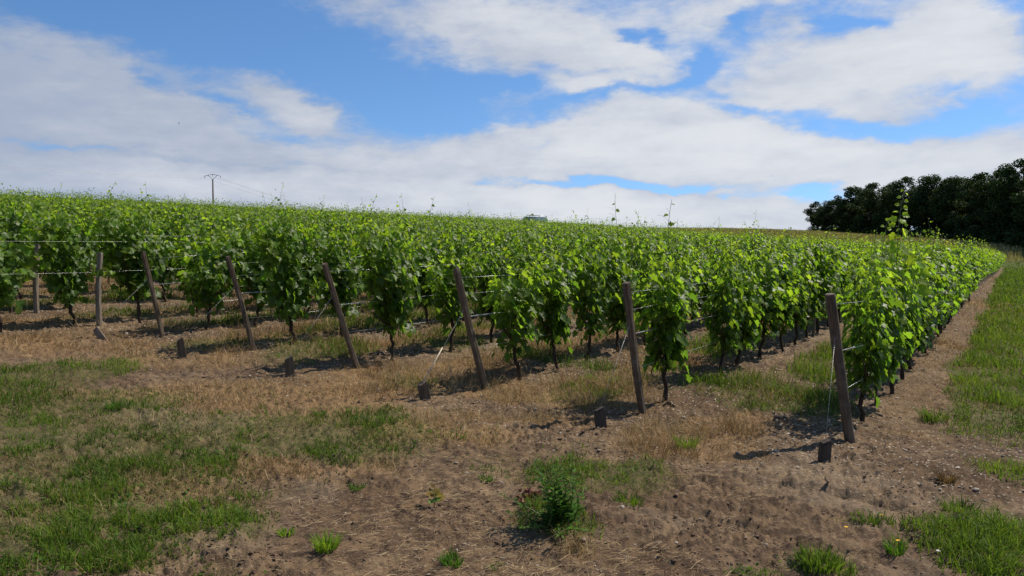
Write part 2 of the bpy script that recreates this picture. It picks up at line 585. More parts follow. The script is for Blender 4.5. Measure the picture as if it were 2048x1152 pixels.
def mat_bark(name, c0, c1, scale=30):
    m, nt, out = new_mat(name)
    tc = nt.nodes.new('ShaderNodeTexCoord')
    mp = nt.nodes.new('ShaderNodeMapping')
    mp.inputs['Scale'].default_value = (1, 1, 0.18)
    nt.links.new(tc.outputs['Object'], mp.inputs[0])
    n = noise_node(nt, mp.outputs[0], scale, 6, 0.65, 0.4)
    f = X(n.outputs[0])
    col = mixc(nt, f.sstep(0.3, 0.72), c0, c1)
    p = principled(nt, col, 0.9, 0.15, 0, bump(nt, f, 0.9, 0.012))
    nt.links.new(p.outputs[0], out.inputs[0])
    return m


M['vine_bark'] = mat_bark('vine_bark', (0.018, 0.012, 0.008), (0.085, 0.06, 0.042), 55)
M['tree_bark'] = mat_bark('tree_bark', (0.02, 0.016, 0.012), (0.07, 0.055, 0.04), 6)


def mat_wood(name, c0, c1, c2):
    m, nt, out = new_mat(name)
    tc = nt.nodes.new('ShaderNodeTexCoord')
    mp = nt.nodes.new('ShaderNodeMapping')
    mp.inputs['Scale'].default_value = (1, 1, 0.05)
    nt.links.new(tc.outputs['Object'], mp.inputs[0])
    oi = nt.nodes.new('ShaderNodeObjectInfo')
    n = noise_node(nt, mp.outputs[0], 70, 6, 0.7, 0.6)
    n2 = noise_node(nt, tc.outputs['Object'], 6, 4, 0.6, 0.3)
    f = X(n.outputs[0]); g = X(n2.outputs[0])
    col = mixc(nt, f.sstep(0.3, 0.7), c0, c1)
    col = mixc(nt, g.sstep(0.42, 0.68) * 0.65, col, c2)
    crack = (f - 0.36)
    p = principled(nt, col, 0.85, 0.2, 0, bump(nt, f + g * 0.5, 0.8, 0.01))
    nt.links.new(p.outputs[0], out.inputs[0])
    return m


M['wood'] = mat_wood('weathered_wood', (0.042, 0.030, 0.020), (0.165, 0.118, 0.076), (0.20, 0.165, 0.125))
M['wood_dark'] = mat_wood('dark_wood', (0.03, 0.022, 0.017), (0.10, 0.075, 0.055), (0.07, 0.055, 0.045))
M['wood_grey'] = mat_wood('grey_wood', (0.085, 0.068, 0.05), (0.27, 0.22, 0.165), (0.22, 0.19, 0.15))


def mat_plain(name, c, rough=0.5, spec=0.4, metal=0.0, var=0.0, scale=20):
    m, nt, out = new_mat(name)
    col = c
    if var:
        tc = nt.nodes.new('ShaderNodeTexCoord')
        n = noise_node(nt, tc.outputs['Object'], scale, 5, 0.6)
        col = mixc(nt, X(n.outputs[0]).sstep(0.35, 0.65), tuple(v * (1 - var) for v in c), tuple(min(1, v * (1 + var)) for v in c))
    p = principled(nt, col, rough, spec, metal)
    nt.links.new(p.outputs[0], out.inputs[0])
    return m


M['wire'] = mat_plain('galvanised_wire', (0.48, 0.48, 0.47), 0.42, 0.5, 0.7, 0.15, 40)
M['stay'] = mat_plain('rusty_stay_wire', (0.42, 0.40, 0.37), 0.5, 0.4, 0.5, 0.3, 40)
M['sleeve'] = mat_plain('pale_sleeve', (0.55, 0.46, 0.32), 0.6, 0.3, 0, 0.15, 30)
M['concrete'] = mat_plain('pole_concrete', (0.12, 0.10, 0.09), 0.8, 0.2, 0, 0.2, 3)
M['steel'] = mat_plain('pole_steel', (0.10, 0.12, 0.15), 0.5, 0.5, 0.3)
M['cable'] = mat_plain('cable', (0.35, 0.37, 0.42), 0.5, 0.4, 0.2)
M['van_paint'] = mat_plain('van_paint', (0.33, 0.37, 0.41), 0.3, 0.5, 0, 0.05, 2)
M['van_white'] = mat_plain('van_white', (0.75, 0.76, 0.72), 0.35, 0.5, 0, 0.04, 2)
M['van_glass'] = mat_plain('van_glass', (0.03, 0.04, 0.045), 0.08, 0.6)
M['rubber'] = mat_plain('rubber', (0.02, 0.02, 0.02), 0.85, 0.2)
M['bird'] = mat_plain('feathers', (0.02, 0.02, 0.024), 0.7, 0.2)
M['shoot_green'] = mat_plain('shoot_green', (0.10, 0.13, 0.035), 0.5, 0.3, 0, 0.3, 30)
M['flower'] = mat_plain('petal_yellow', (0.75, 0.42, 0.02), 0.6, 0.2)
M['flower_white'] = mat_plain('petal_white', (0.75, 0.74, 0.70), 0.6, 0.2)


def mat_stone():
    m, nt, out = new_mat('limestone')
    r, g, b = attr_sep(nt)
    col = mixc(nt, r, (0.19, 0.145, 0.10), (0.50, 0.42, 0.32))
    p = principled(nt, col, 0.9, 0.2)
    nt.links.new(p.outputs[0], out.inputs[0])
    return m


def mat_clod():
    m, nt, out = new_mat('soil_clod')
    r, g, b = attr_sep(nt)
    col = mixc(nt, r, (0.075, 0.046, 0.029), (0.18, 0.12, 0.078))
    p = principled(nt, col, 0.95, 0.1)
    nt.links.new(p.outputs[0], out.inputs[0])
    return m


M['stone'] = mat_stone()
M['clod'] = mat_clod()


def mat_ground():
    m, nt, out = new_mat('vineyard_soil')
    geo = nt.nodes.new('ShaderNodeNewGeometry')
    P = geo.outputs['Position']
    r, g, b = attr_sep(nt)          # r green cover, g dry cover, b stony
    at = nt.nodes.new('ShaderNodeAttribute'); at.attribute_name = 'tint'
    bar = X(at.outputs['Alpha'])
    n1 = X(noise_node(nt, P, 0.9, 6, 0.6).outputs[0])
    n2 = X(noise_node(nt, P, 9, 7, 0.68).outputs[0])
    n3 = X(noise_node(nt, P, 70, 5, 0.65).outputs[0])
    soil = mixc(nt, n1.sstep(0.32, 0.68), (0.105, 0.064, 0.035), (0.185, 0.122, 0.069))
    soil = mixc(nt, n2.sstep(0.44, 0.58) * 0.85, soil, (0.055, 0.034, 0.022))
    soil = mixc(nt, n3.sstep(0.52, 0.72) * 0.5, soil, (0.27, 0.20, 0.125))
    n5 = X(noise_node(nt, P, 0.55, 5, 0.62, 0.5).outputs[0])
    soil = mixc(nt, n5.sstep(0.50, 0.66) * 0.45, soil, (0.215, 0.160, 0.105))
    soil = mixc(nt, n5.sstep(0.46, 0.34) * 0.45, soil, (0.070, 0.043, 0.026))
    # small pale stones
    v = nt.nodes.new('ShaderNodeTexVoronoi'); v.inputs['Scale'].default_value = 26
    nt.links.new(P, v.inputs['Vector'])
    cs = nt.nodes.new('ShaderNodeSeparateColor'); nt.links.new(v.outputs['Color'], cs.inputs[0])
    peb = X(v.outputs['Distance']).sstep(0.36, 0.22) * X(cs.outputs[0]).sstep(0.45, 0.55) * (b * 0.85 + 0.12)
    soil = mixc(nt, peb, soil, (0.44, 0.36, 0.27))
    n4 = X(noise_node(nt, P, 22, 5, 0.7, 0.6).outputs[0])
    straw = mixc(nt, n4.sstep(0.35, 0.65), (0.12, 0.070, 0.034), (0.28, 0.175, 0.080))
    turf = mixc(nt, n4.sstep(0.35, 0.65), (0.050, 0.056, 0.016), (0.095, 0.115, 0.026))
    col = mixc(nt, g * (n2 * 0.8 + 0.4), soil, straw)
    col = mixc(nt, r * (n2 * 0.9 + 0.1), col, turf)
    bc = mixc(nt, n1.sstep(0.35, 0.65), (0.22, 0.20, 0.075), (0.32, 0.26, 0.11))
    col = mixc(nt, bar, col, bc)
    h = n2 * 0.8 + n3 * 0.35 + peb * 0.4
    p = principled(nt, col, 0.95, 0.12, 0, bump(nt, h, 0.9, 0.035))
    nt.links.new(p.outputs[0], out.inputs[0])
    return m


M['ground'] = mat_ground()


# ------------------------------------------------------------------ ground sheet
def clods(x, y):
    d = np.sqrt(x * x + y * y)
    f = sstep(40, 8, d)
    h = 0.06 * (fbm(x, y, 1.6, 3, 2.0) - 0.5) + 0.075 * (fbm(x, y, 6.0, 3, 5.0) - 0.5) + 0.052 * np.abs(fbm(x, y, 15.0, 3, 8.0, 0.5) - 0.5) * 2 * (0.3 + 0.9 * sstep(.38, .6, fbm(x, y, 1.1, 3, 12.0)))
    # a crusted rut left by a wheel at the end of the rows
    for (x0, y0), (x1, y1), w_, dep in RUTS:
        L2 = (x1 - x0) ** 2 + (y1 - y0) ** 2
        t = np.clip(((x - x0) * (x1 - x0) + (y - y0) * (y1 - y0)) / L2, 0, 1)
        wig = 0.16 * (fbm(x, y, 1.7, 2, 61.0) - 0.5)
        dd = (-(x - x0) * (y1 - y0) + (y - y0) * (x1 - x0)) / math.sqrt(L2) + wig
        ends = np.hypot(x - x0 - t * (x1 - x0), y - y0 - t * (y1 - y0)) < 0.6
        h = h + ends * np.sin(np.pi * t) * (0.4 + fbm(x, y, 6.0, 2, 66.0)) * dep * (0.8 * np.exp(-((dd - w_) / (0.55 * w_)) ** 2) - np.exp(-(dd / w_) ** 2))
    return h * f


RUTS = [(G(1420, 945), G(2080, 1075), .055, .055), (G(1250, 1000), G(1900, 1165), .07, .035), (G(1560, 930), G(2000, 985), .05, .04)]


def build_ground():
    rr = [1.2]
    while rr[-1] < 3000:
        r = rr[-1]
        rr.append(r * (1.02 if r < 3.4 else 1.0065 if r < 17 else 1.02 if r < 300 else 1.12))
    rr = np.array(rr)
    fine = np.linspace(-0.80, 0.80, 900)
    coarse = np.linspace(0.80, 2 * math.pi - 0.80, 70)[1:-1]
    th = np.concatenate([fine, coarse])
    R, T = np.meshgrid(rr, th, indexing='ij')
    x = (R * np.sin(T)).ravel(); y = (R * np.cos(T)).ravel()
    nr, na = len(rr), len(th)
    x = np.append(x, 0.0); y = np.append(y, 0.0)
    z = terrain(x, y) + clods(x, y)
    g, d, st, bar = cover(x, y)
    z = z + 0.02 * np.clip(g, 0, 1) * sstep(30, 10, np.hypot(x, y))
    i = np.arange(nr - 1)[:, None]; j = np.arange(na)[None, :]
    j2 = (j + 1) % na
    q = np.stack([i * na + j, i * na + j2, (i + 1) * na + j2, (i + 1) * na + j], -1).reshape(-1, 4)[:, ::-1]
    c = nr * na
    jj = np.arange(na)
    tri = np.stack([np.full(na, c), (jj + 1) % na, jj], -1)
    far_ = sstep(28, 70, np.hypot(x, y))
    A = np.stack([g * (0.8 + 1.6 * far_), d, st, bar], -1)
    me = mesh_np('ground', np.stack([x, y, z], -1), [q, tri], A, [M['ground']])
    tag(link('ground', me), 'stony brown vineyard soil with straw and turf patches', None, None, 'structure')


build_ground()


def gz(x, y):
    return terrain(x, y) + clods(np.asarray(x, float), np.asarray(y, float))


# ------------------------------------------------------------------ grass, straw, stones (nobody could count them)
RNG = np.random.RandomState(11)


def scatter(n, r0, r1, half=0.80):
    r = np.exp(RNG.uniform(math.log(r0), math.log(r1), n))
    t = RNG.uniform(-half, half, n)
    return r * np.sin(t), r * np.cos(t), r


def blades(name, x, y, h, w, lean, mat, tint, label, cat, bend=0.5):
    n = len(x)
    z = gz(x, y) - 0.006
    a = RNG.uniform(0, 2 * math.pi, n)
    dx, dy = np.cos(a), np.sin(a)
    b = RNG.uniform(0, 2 * math.pi, n)
    wx, wy = np.cos(b) * w * 0.5, np.sin(b) * w * 0.5
    L = lean * h
    V = np.zeros((n, 5, 3))
    V[:, 0] = np.stack([x - wx, y - wy, z], -1)
    V[:, 1] = np.stack([x + wx, y + wy, z], -1)
    mx, my, mz = x + dx * L * 0.35, y + dy * L * 0.35, z + h * 0.6
    V[:, 2] = np.stack([mx + wx * 0.75, my + wy * 0.75, mz], -1)
    V[:, 3] = np.stack([mx - wx * 0.75, my - wy * 0.75, mz], -1)
    V[:, 4] = np.stack([x + dx * L, y + dy * L, z + h * np.sqrt(np.clip(1 - 0.35 * lean ** 2, 0.15, 1))], -1)
    o = np.arange(n)[:, None] * 5
    q = o + np.array([[0, 1, 2, 3]]); t = o + np.array([[3, 2, 4]])
    A = np.repeat(tint, 5, axis=0)
    me = mesh_np(name, V.reshape(-1, 3), [q, t], A, [mat], None, False)
    return tag(link(name, me), label, cat, None, 'stuff')


def tuft(x, y):
    return 0.6 * fbm(x, y, 2.6, 2, 90.0) + 0.4 * fbm(x, y, 9.0, 2, 95.0)


def lush(x, y):
    """long unmown grass between the first rows and on the meadow edge"""
    s_, p_ = sp(x, y)
    a = sstep(-0.4, -0.8, p_) * 0.55
    b = sstep(0.0, 1.2, s_) * sstep(0.2, 0.5, p_)
    return np.maximum(a, b)


def build_cover():
    # green grass
    x, y, r = scatter(900000, 2.6, 140)
    g, d, st, bar = cover(x, y)
    tf = sstep(0.36, 0.66, tuft(x, y))
    keep = RNG.rand(len(x)) < np.clip(g * 1.3, 0, 1) * (0.72 + 0.4 * tf)
    x, y, r, g, tf = (v[keep] for v in (x, y, r, g, tf))
    k = np.maximum(1, r / 8)
    lu = lush(x, y)
    h = RNG.uniform(0.03, 0.075, len(x)) * (0.60 + 1.1 * tf ** 1.5) * (1 + 0.9 * lu) * np.minimum(k, 2.0) ** 0.5 * (0.6 + 0.5 * g)
    w = RNG.uniform(0.0045, 0.0095, len(x)) * k
    t = np.stack([np.clip(0.05 + 0.95 * fbm(x, y, 1.1, 3, 120.0) + RNG.normal(0, .16, len(x)) - 0.15 * (1 - tf) + 0.13 * sstep(-0.4, -0.8, sp(x, y)[1]), 0, 1), RNG.rand(len(x)), RNG.rand(len(x))], -1)
    blades('green_grass', x, y, h, w, RNG.uniform(0.1, 1.1, len(x)), M['grass'], t, 'short green grass growing in patches between bare soil', 'grass')
    # low broad leaves among the grass
    x, y, r = scatter(70000, 2.6, 14)
    g, d, st, bar = cover(x, y)
    keep = RNG.rand(len(x)) < g * sstep(0.45, 0.62, fbm(x, y, 1.7, 3, 310.0))
    x, y, r = x[keep], y[keep], r[keep]
    n = len(x)
    z = gz(x, y) + RNG.uniform(0.005, 0.045, n)
    a = RNG.uniform(0, 6.28, n); sz = RNG.uniform(0.006, 0.017, n)
    tx, ty, tz = np.cos(a) * sz, np.sin(a) * sz, RNG.normal(0, .4, n) * sz
    ux, uy, uz = -np.sin(a) * sz * .5, np.cos(a) * sz * .5, RNG.normal(0, .3, n) * sz
    V = np.stack([np.stack([x - tx, y - ty, z - tz], -1), np.stack([x + ux, y + uy, z + uz], -1), np.stack([x + tx, y + ty, z + tz], -1), np.stack([x - ux, y - uy, z - uz], -1)], 1)
    t = np.stack([np.clip(RNG.normal(.45, .2, n), 0, 1), RNG.rand(n), RNG.rand(n)], -1)
    me = mesh_np('ground_cover', V.reshape(-1, 3), [np.arange(4 * n).reshape(-1, 4)], np.repeat(t, 4, 0), [M['weed']], None, False)
    tag(link('ground_cover', me), 'low clover and weeds among the green grass', 'clover', None, 'stuff')
    # dry grass
    x, y, r = scatter(620000, 2.6, 70)
    g, d, st, bar = cover(x, y)
    tf = sstep(0.36, 0.66, tuft(x + 7, y))
    keep = RNG.rand(len(x)) < np.clip(d * (1 - 0.5 * g) + 0.30 * g, 0, 1) * (0.34 + 0.85 * tf)
    x, y, r, d, tf = (v[keep] for v in (x, y, r, d, tf))
    k = np.maximum(1, r / 8)
    s_, p_ = sp(x, y)
    tall = np.clip(sstep(-2.2, 0.3, s_) * (p_ > 0), 0, 1)
    h = RNG.uniform(0.03, 0.08, len(x)) * (0.4 + 1.3 * tf) * (1 + 1.0 * tall) * np.minimum(k, 2.0) ** 0.5
    w = RNG.uniform(0.0022, 0.0046, len(x)) * k
    t = np.stack([np.clip(0.02 + 0.85 * fbm(x, y, 1.4, 3, 150.0) + RNG.normal(0, .24, len(x)), 0, 1), RNG.rand(len(x)), RNG.rand(len(x))], -1)
    blades('dry_grass', x, y, h, w, RNG.uniform(0.3, 1.8, len(x)), M['dry_grass'], t, 'straw coloured dry grass along the row ends', 'grass')
    # loose straw lying on the soil
    x, y, r = scatter(110000, 2.6, 30)
    g, d, st, bar = cover(x, y)
    cl = fbm(x, y, 1.2, 3, 200.0)
    keep = RNG.rand(len(x)) < (0.10 + 0.5 * d + 0.35 * st + 0.9 * sstep(0.50, 0.66, cl)) * (1 - 0.6 * g)
    x, y, r = (v[keep] for v in (x, y, r))
    n = len(x)
    a = RNG.normal(0.35, 0.9, n)
    L = RNG.uniform(0.015, 0.07, n) * (1 + 1.2 * (RNG.rand(n) < 0.10))
    w = RNG.uniform(0.0010, 0.0020, n) * np.maximum(1, r / 9)
    z = gz(x, y) + RNG.uniform(0.004, 0.016, n)
    dx, dy = np.cos(a), np.sin(a)
    V = np.zeros((n, 6, 3))
    curv = RNG.normal(0, 0.10, n)
    for q, tt in enumerate((-0.5, 0.0, 0.5)):
        cx = x + dx * L * tt - dy * curv * L * (tt * tt)
        cy = y + dy * L * tt + dx * curv * L * (tt * tt)
        cz = z + (0.25 - tt * tt) * L * 0.18 + tt * L * RNG.normal(0, 0.12, n)
        V[:, 2 * q] = np.stack([cx - dy * w / 2, cy + dx * w / 2, cz + w * 0.4], -1)
        V[:, 2 * q + 1] = np.stack([cx + dy * w / 2, cy - dx * w / 2, cz], -1)
    o = np.arange(n)[:, None] * 6
    q = np.concatenate([o + np.array([[0, 1, 3, 2]]), o + np.array([[2, 3, 5, 4]])])
    t = np.stack([RNG.uniform(0.1, 1.0, n), RNG.rand(n), RNG.rand(n)], -1)
    me = mesh_np('straw', V.reshape(-1, 3), [q], np.repeat(t, 6, 0), [M['dry_grass']], None, False)
    tag(link('straw', me), 'loose pale straw scattered over the bare soil', 'straw', None, 'stuff')

    # stones and clods
    ico = bpy.data.meshes.new('tmp')
    import bmesh
    bm = bmesh.new(); bmesh.ops.create_icosphere(bm, subdivisions=1, radius=1); bm.to_mesh(ico); bm.free()
    iv = np.array([v.co[:] for v in ico.vertices]); jf = np.array([f.vertices[:] for f in ico.polygons])
    bpy.data.meshes.remove(ico)

    def lumps(name, x, y, size, mat, tint, label, cat, flat=0.6):
        n = len(x)
        S = RNG.uniform(0.6, 1.3, (n, 1, 3)) * size[:, None, None]
        S[:, :, 2] *= flat
        V = iv[None] * S * (1 + RNG.normal(0, 0.16, (n, len(iv), 1)))
        a = RNG.uniform(0, 6.28, n); ca, sa = np.cos(a)[:, None], np.sin(a)[:, None]
        W = V.copy()
        W[..., 0] = V[..., 0] * ca - V[..., 1] * sa
        W[..., 1] = V[..., 0] * sa + V[..., 1] * ca
        W += np.stack([x, y, gz(x, y) + size * flat * 0.35], -1)[:, None]
        F = (np.arange(n)[:, None, None] * len(iv) + jf[None]).reshape(-1, 3)
        me = mesh_np(name, W.reshape(-1, 3), [F], np.repeat(tint, len(iv), 0), [mat], None, False)
        tag(link(name, me), label, cat, None, 'stuff')

    x, y, r = scatter(95000, 2.8, 45)
    g, d, st, bar = cover(x, y)
    keep = RNG.rand(len(x)) < np.clip(0.05 + 1.0 * st, 0, 1) * (1 - 0.8 * g) * (0.3 + 0.9 * sstep(0.4, 0.6, fbm(x, y, 1.5, 3, 230.0)))
    x, y, r = x[keep], y[keep], r[keep]
    n = len(x)
    size = 0.0035 + 0.010 * RNG.rand(n) ** 2.2 + 0.012 * (RNG.rand(n) < 0.03)
    size *= np.maximum(1, r / 10) ** 0.8
    lumps('gravel', x, y, size, M['stone'], np.stack([RNG.rand(n) ** 1.2] * 3, -1), 'pale limestone gravel strewn along the vine rows', 'gravel')
    x, y, r = scatter(75000, 2.8, 22)
    g, d, st, bar = cover(x, y)
    keep = RNG.rand(len(x)) < (1 - 0.8 * g) * (0.15 + 1.0 * sstep(0.45, 0.62, fbm(x, y, 1.1, 4, 260.0)))
    x, y, r = x[keep], y[keep], r[keep]
    n = len(x)
    size = 0.003 + 0.010 * RNG.rand(n) ** 2.5 + 0.014 * (RNG.rand(n) < 0.008)
    lumps('soil_clods', x, y, size, M['clod'], np.stack([RNG.rand(n)] * 3, -1), 'small crumbly brown clods of dry earth', 'soil', 0.55)
    # barley
    n = 60000
    s = RNG.uniform(S_END + 11, S_END + 75, n); p = RNG.uniform(-25, 70, n)
    keep = (p + (s - S_END) * 0.1 > RNG.uniform(-2, 3, n))
    bx, by = xy(s[keep], p[keep])
    qx, qy = project(bx, by, terrain(bx, by))
    kk = (qx > 1000) & (qx < 2250)
    bx, by = bx[kk], by[kk]
    n = len(bx)
    t = np.stack([np.clip(RNG.normal(0.6, .25, n), 0, 1), RNG.rand(n), RNG.rand(n)], -1)
    blades('barley', bx, by, RNG.uniform(0.6, 0.95, n), RNG.uniform(0.08, 0.2, n), RNG.uniform(0.1, 0.5, n), M['barley'], t,
           'ripening golden barley field beyond the vine rows', 'barley')


build_cover()

# ------------------------------------------------------------------ vine leaves
_half = [(0.17, -0.15), (0.40, -0.12), (0.54, 0.10), (0.45, 0.24), (0.64, 0.50), (0.38, 0.56), (0.27, 0.80)]
_out = [(0.0, -0.02)] + _half + [(0.0, 1.02)] + [(-a, b) for a, b in _half[::-1]]
LEAF = np.array([(0.0, 0.34)] + _out)
LEAF_F = np.array([[0, i, i % (len(_out)) + 1] for i in range(1, len(_out) + 1)])


def frame(nrm, tip):
    nrm = nrm / (np.linalg.norm(nrm, axis=1)[:, None] + 1e-9)
    t = tip - nrm * (tip * nrm).sum(1)[:, None]
    t /= np.linalg.norm(t, axis=1)[:, None] + 1e-9
    return np.cross(t, nrm), t, nrm


def leaves(base, nrm, tip, size, rng, simple=False):
    """grape leaves: returns verts, faces"""
    n = len(base)
    a, t, u = frame(nrm, tip)
    L = np.array([(0, -0.05), (0.55, 0.35), (0, 1.0), (-0.55, 0.35)]) if simple else LEAF
    k = len(L)
    lx = L[None, :, 0] * (1 + rng.normal(0, 0.06, (n, k))); ly = L[None, :, 1] * (1 + rng.normal(0, 0.05, (n, k)))
    fold = rng.uniform(0.0, 0.55, (n, 1)); droop = rng.uniform(0.0, 0.5, (n, 1))
    lz = fold * np.abs(lx) - droop * np.clip(ly, 0, 2) ** 2 * 0.6 + rng.normal(0, 0.04, (n, k))
    s = size[:, None, None]
    V = base[:, None] + s * (lx[..., None] * a[:, None] + ly[..., None] * t[:, None] + lz[..., None] * u[:, None])
    F = np.array([[0, 1, 2], [0, 2, 3]]) if simple else LEAF_F
    F = (np.arange(n)[:, None, None] * k + F[None]).reshape(-1, 3)
    return V.reshape(-1, 3), F, k


def vine_leaf_points(rng, n_cane=14, tall=0.0, hi=1.0, spread=0.56):
    B, N, T, S, A, canes = [], [], [], [], [], []
    for c in range(n_cane):
        x0, y0, z0 = rng.normal(0, .05), rng.normal(0, .03), rng.uniform(.30, .50)
        xt = rng.uniform(-spread, spread) if c > 1 else (-1 if c else 1) * spread * .8
        yt = rng.normal(0, .105)
        zt = rng.uniform(1.30, 1.62) * hi
        if rng.rand() < 0.30:
            zt += rng.uniform(0.10, 0.50)
        droop = rng.rand() < 0.22
        if droop:
            zt = rng.uniform(0.75, 1.1)
        m = 12
        t = np.linspace(0, 1, m)
        px = x0 + (xt - x0) * np.clip(t / 0.8, 0, 1) ** 1.15 + 0.05 * np.sin(t * 7 + rng.uniform(0, 6))
        py = y0 + (yt - y0) * t + 0.04 * np.sin(t * 9 + rng.uniform(0, 6)) + (np.sign(yt) * 0.18 * t ** 2 if droop else 0)
        pz = z0 + (zt - z0) * (t if not droop else np.sin(t * 2.3) / math.sin(1.57))
        if not droop:
            px = px + (t > 0.85) * (t - 0.85) * rng.normal(0, 0.8)
        pts = np.stack([px, py, pz], -1)
        canes.append(pts)
        ln = np.linalg.norm(np.diff(pts, axis=0), axis=1).sum()
        nn = int(ln / 0.040)
        tt = (np.arange(nn) + rng.rand(nn) * .8) / nn
        node = np.stack([np.interp(tt, t, pts[:, i]) for i in range(3)], -1)
        side = np.where(rng.rand(nn) < 0.5, 1.0, -1.0)
        reps = 1 + (rng.rand(nn) < 0.62) * (tt < 0.88)
        for rep in range(2):
            k = np.nonzero((reps > rep) & (rng.rand(nn) < 0.55 + 0.45 * np.clip((node[:, 2] - .5) / .5, 0, 1)))[0]
            if len(k) == 0: continue
            sd = side[k] * (1 if rep == 0 else -1)
            tk = tt[k]
            pet = np.stack([rng.normal(0, .07, len(k)), sd * rng.uniform(.02, .13, len(k)), rng.uniform(-.03, .06, len(k))], -1) * (1 - 0.6 * tk ** 4)[:, None]
            B.append(node[k] + pet)
            up = 0.25 + 0.5 * rng.rand(len(k)) + 0.3 * tk
            N.append(np.stack([rng.normal(0, .5, len(k)), sd * 0.8 + rng.normal(0, .3, len(k)), up], -1))
            T.append(np.stack([rng.normal(0, .6, len(k)), sd * 0.45, -0.75 + 0.7 * tk ** 3 + rng.normal(0, .3, len(k))], -1))
            S.append(rng.uniform(.058, .112, len(k)) * (1 - 0.6 * tk ** 5) * (1 - .55 * np.clip((node[k][:, 2] - 1.5) / .4, 0, 1)))
            A.append(np.clip(0.10 + 0.55 * tk ** 2 + rng.normal(0, .13, len(k)) + 0.25 * (tk > .9), 0, 1))
    return [np.concatenate(v) for v in (B, N, T, S, A)] + [canes]


def vine_mesh(name, seed, **kw):
    rng = np.random.RandomState(seed)
    B, N, T, S, A, canes = vine_leaf_points(rng, **kw)
    V, F, k = leaves(B, N, T, S, rng)
    at = np.repeat(np.stack([A, rng.rand(len(A)), rng.rand(len(A))], -1), k, 0)
    mb = MB()
    mb.add(V, [F], 0)
    n0 = len(V)
    for pts in canes:
        mb.tube(pts, np.linspace(.0045, .0015, len(pts)), 3, 1, False)
    at = np.concatenate([at, np.full((mb.n - n0, 3), 0.5)])
    return mb.mesh(name, [M['vine_leaf'], M['shoot_green']], True, at)


def trunk_mesh(name, seed):
    rng = np.random.RandomState(seed)
    mb = MB()
    n = 9
    z = np.linspace(-0.06, 0.50, n)
    kx = np.cumsum(rng.normal(0, .022, n)); ky = np.cumsum(rng.normal(0, .014, n))
    kx -= kx[-1]; ky -= ky[-1]
    r = np.linspace(.027, .019, n) * (1 + rng.normal(0, .10, n)); r[0] *= 1.25
    pts = np.stack([kx, ky, z], -1)
    mb.tube(pts, r, 7)
    for sgn in (-1, 1):
        L = rng.uniform(.18, .34)
        t = np.linspace(0, 1, 5)
        mb.tube(np.stack([pts[-1, 0] + sgn * L * t, pts[-1, 1] + rng.normal(0, .02) * t, .47 + .16 * t ** 1.5], -1), np.linspace(.016, .008, 5), 6)
    V = np.concatenate(mb.V)
    mb.V = [V + rng.normal(0, .0022, V.shape)]
    return mb.mesh(name, [M['vine_bark']], True)


def shoot_mesh(name, seed, h, z0=1.2, bendx=0.1, bendy=0.0, big=True, dens=1.0):
    rng = np.random.RandomState(seed)
    t = np.linspace(0, 1, 14)
    pts = np.stack([bendx * t ** 1.6 + .02 * np.sin(6 * t), bendy * t ** 2 + .015 * np.sin(5 * t), z0 + (h - z0) * t], -1)
    mb = MB()
    nn = int((h - z0) / (0.042 if big else 0.075) * dens)
    tt = (np.arange(nn) + .5) / nn
    node = np.stack([np.interp(tt, t, pts[:, i]) for i in range(3)], -1)
    sd = np.where(np.arange(nn) % 2 == 0, 1.0, -1.0)
    az = rng.uniform(-.9, .9, nn)
    off = np.stack([sd * np.cos(az), np.sin(az), rng.uniform(-.1, .4, nn)], -1)
    size = (0.145 if big else 0.125) * (1 - 0.8 * tt ** 1.4) * rng.uniform(.8, 1.15, nn)
    base = node + off * ((0.09 if big else 0.045) * (1 - .75 * tt))[:, None]
    V, F, k = leaves(base, off * .3 + np.stack([rng.normal(0, .4, nn), -0.8 + rng.normal(0, .4, nn), .6 + 0 * tt], -1), off + np.array([0, 0, -.35]), size, rng)
    at = np.repeat(np.stack([np.clip(.55 + .45 * tt, 0, 1), .5 + .5 * rng.rand(nn), rng.rand(nn)], -1), k, 0)
    mb.add(V, [F], 0)
    mb.tube(pts, np.linspace(.0062, .0020, len(t)), 4, 1, False)
    for q in range(nn):
        mb.tube(np.stack([node[q], base[q]]), .0012, 3, 1, False)
    for q in range(2 if big else 3):   # tendrils near the tip
        a = rng.uniform(0, 6.28); s0 = pts[-3 - q]
        u = np.linspace(0, 1, 6)
        mb.tube(np.stack([s0[0] + math.cos(a) * .12 * u, s0[1] + math.sin(a) * .06 * u, s0[2] + .12 * u - .06 * u ** 3], -1), .0011, 3, 1, False)
    at = np.concatenate([at, np.full((mb.n - len(V), 3), 0.5)])
    return mb.mesh(name, [M['vine_leaf'], M['shoot_green']], True, at)


# ------------------------------------------------------------------ ordinals for labels
ONES = ['', 'first', 'second', 'third', 'fourth', 'fifth', 'sixth', 'seventh', 'eighth', 'ninth', 'tenth', 'eleventh', 'twelfth', 'thirteenth', 'fourteenth',
        'fifteenth', 'sixteenth', 'seventeenth', 'eighteenth', 'nineteenth']


def ordinal(n):
    if n < 20: return ONES[n]
    tens = {2: 'twent', 3: 'thirt', 4: 'fort', 5: 'fift', 6: 'sixt'}[n // 10]
    return tens + 'ieth' if n % 10 == 0 else tens + 'y-' + ONES[n % 10]


ROWNAME = ['row beside the grassy track'] + [f'{ordinal(i + 1)} row from the grassy track' for i in range(1, 60)]

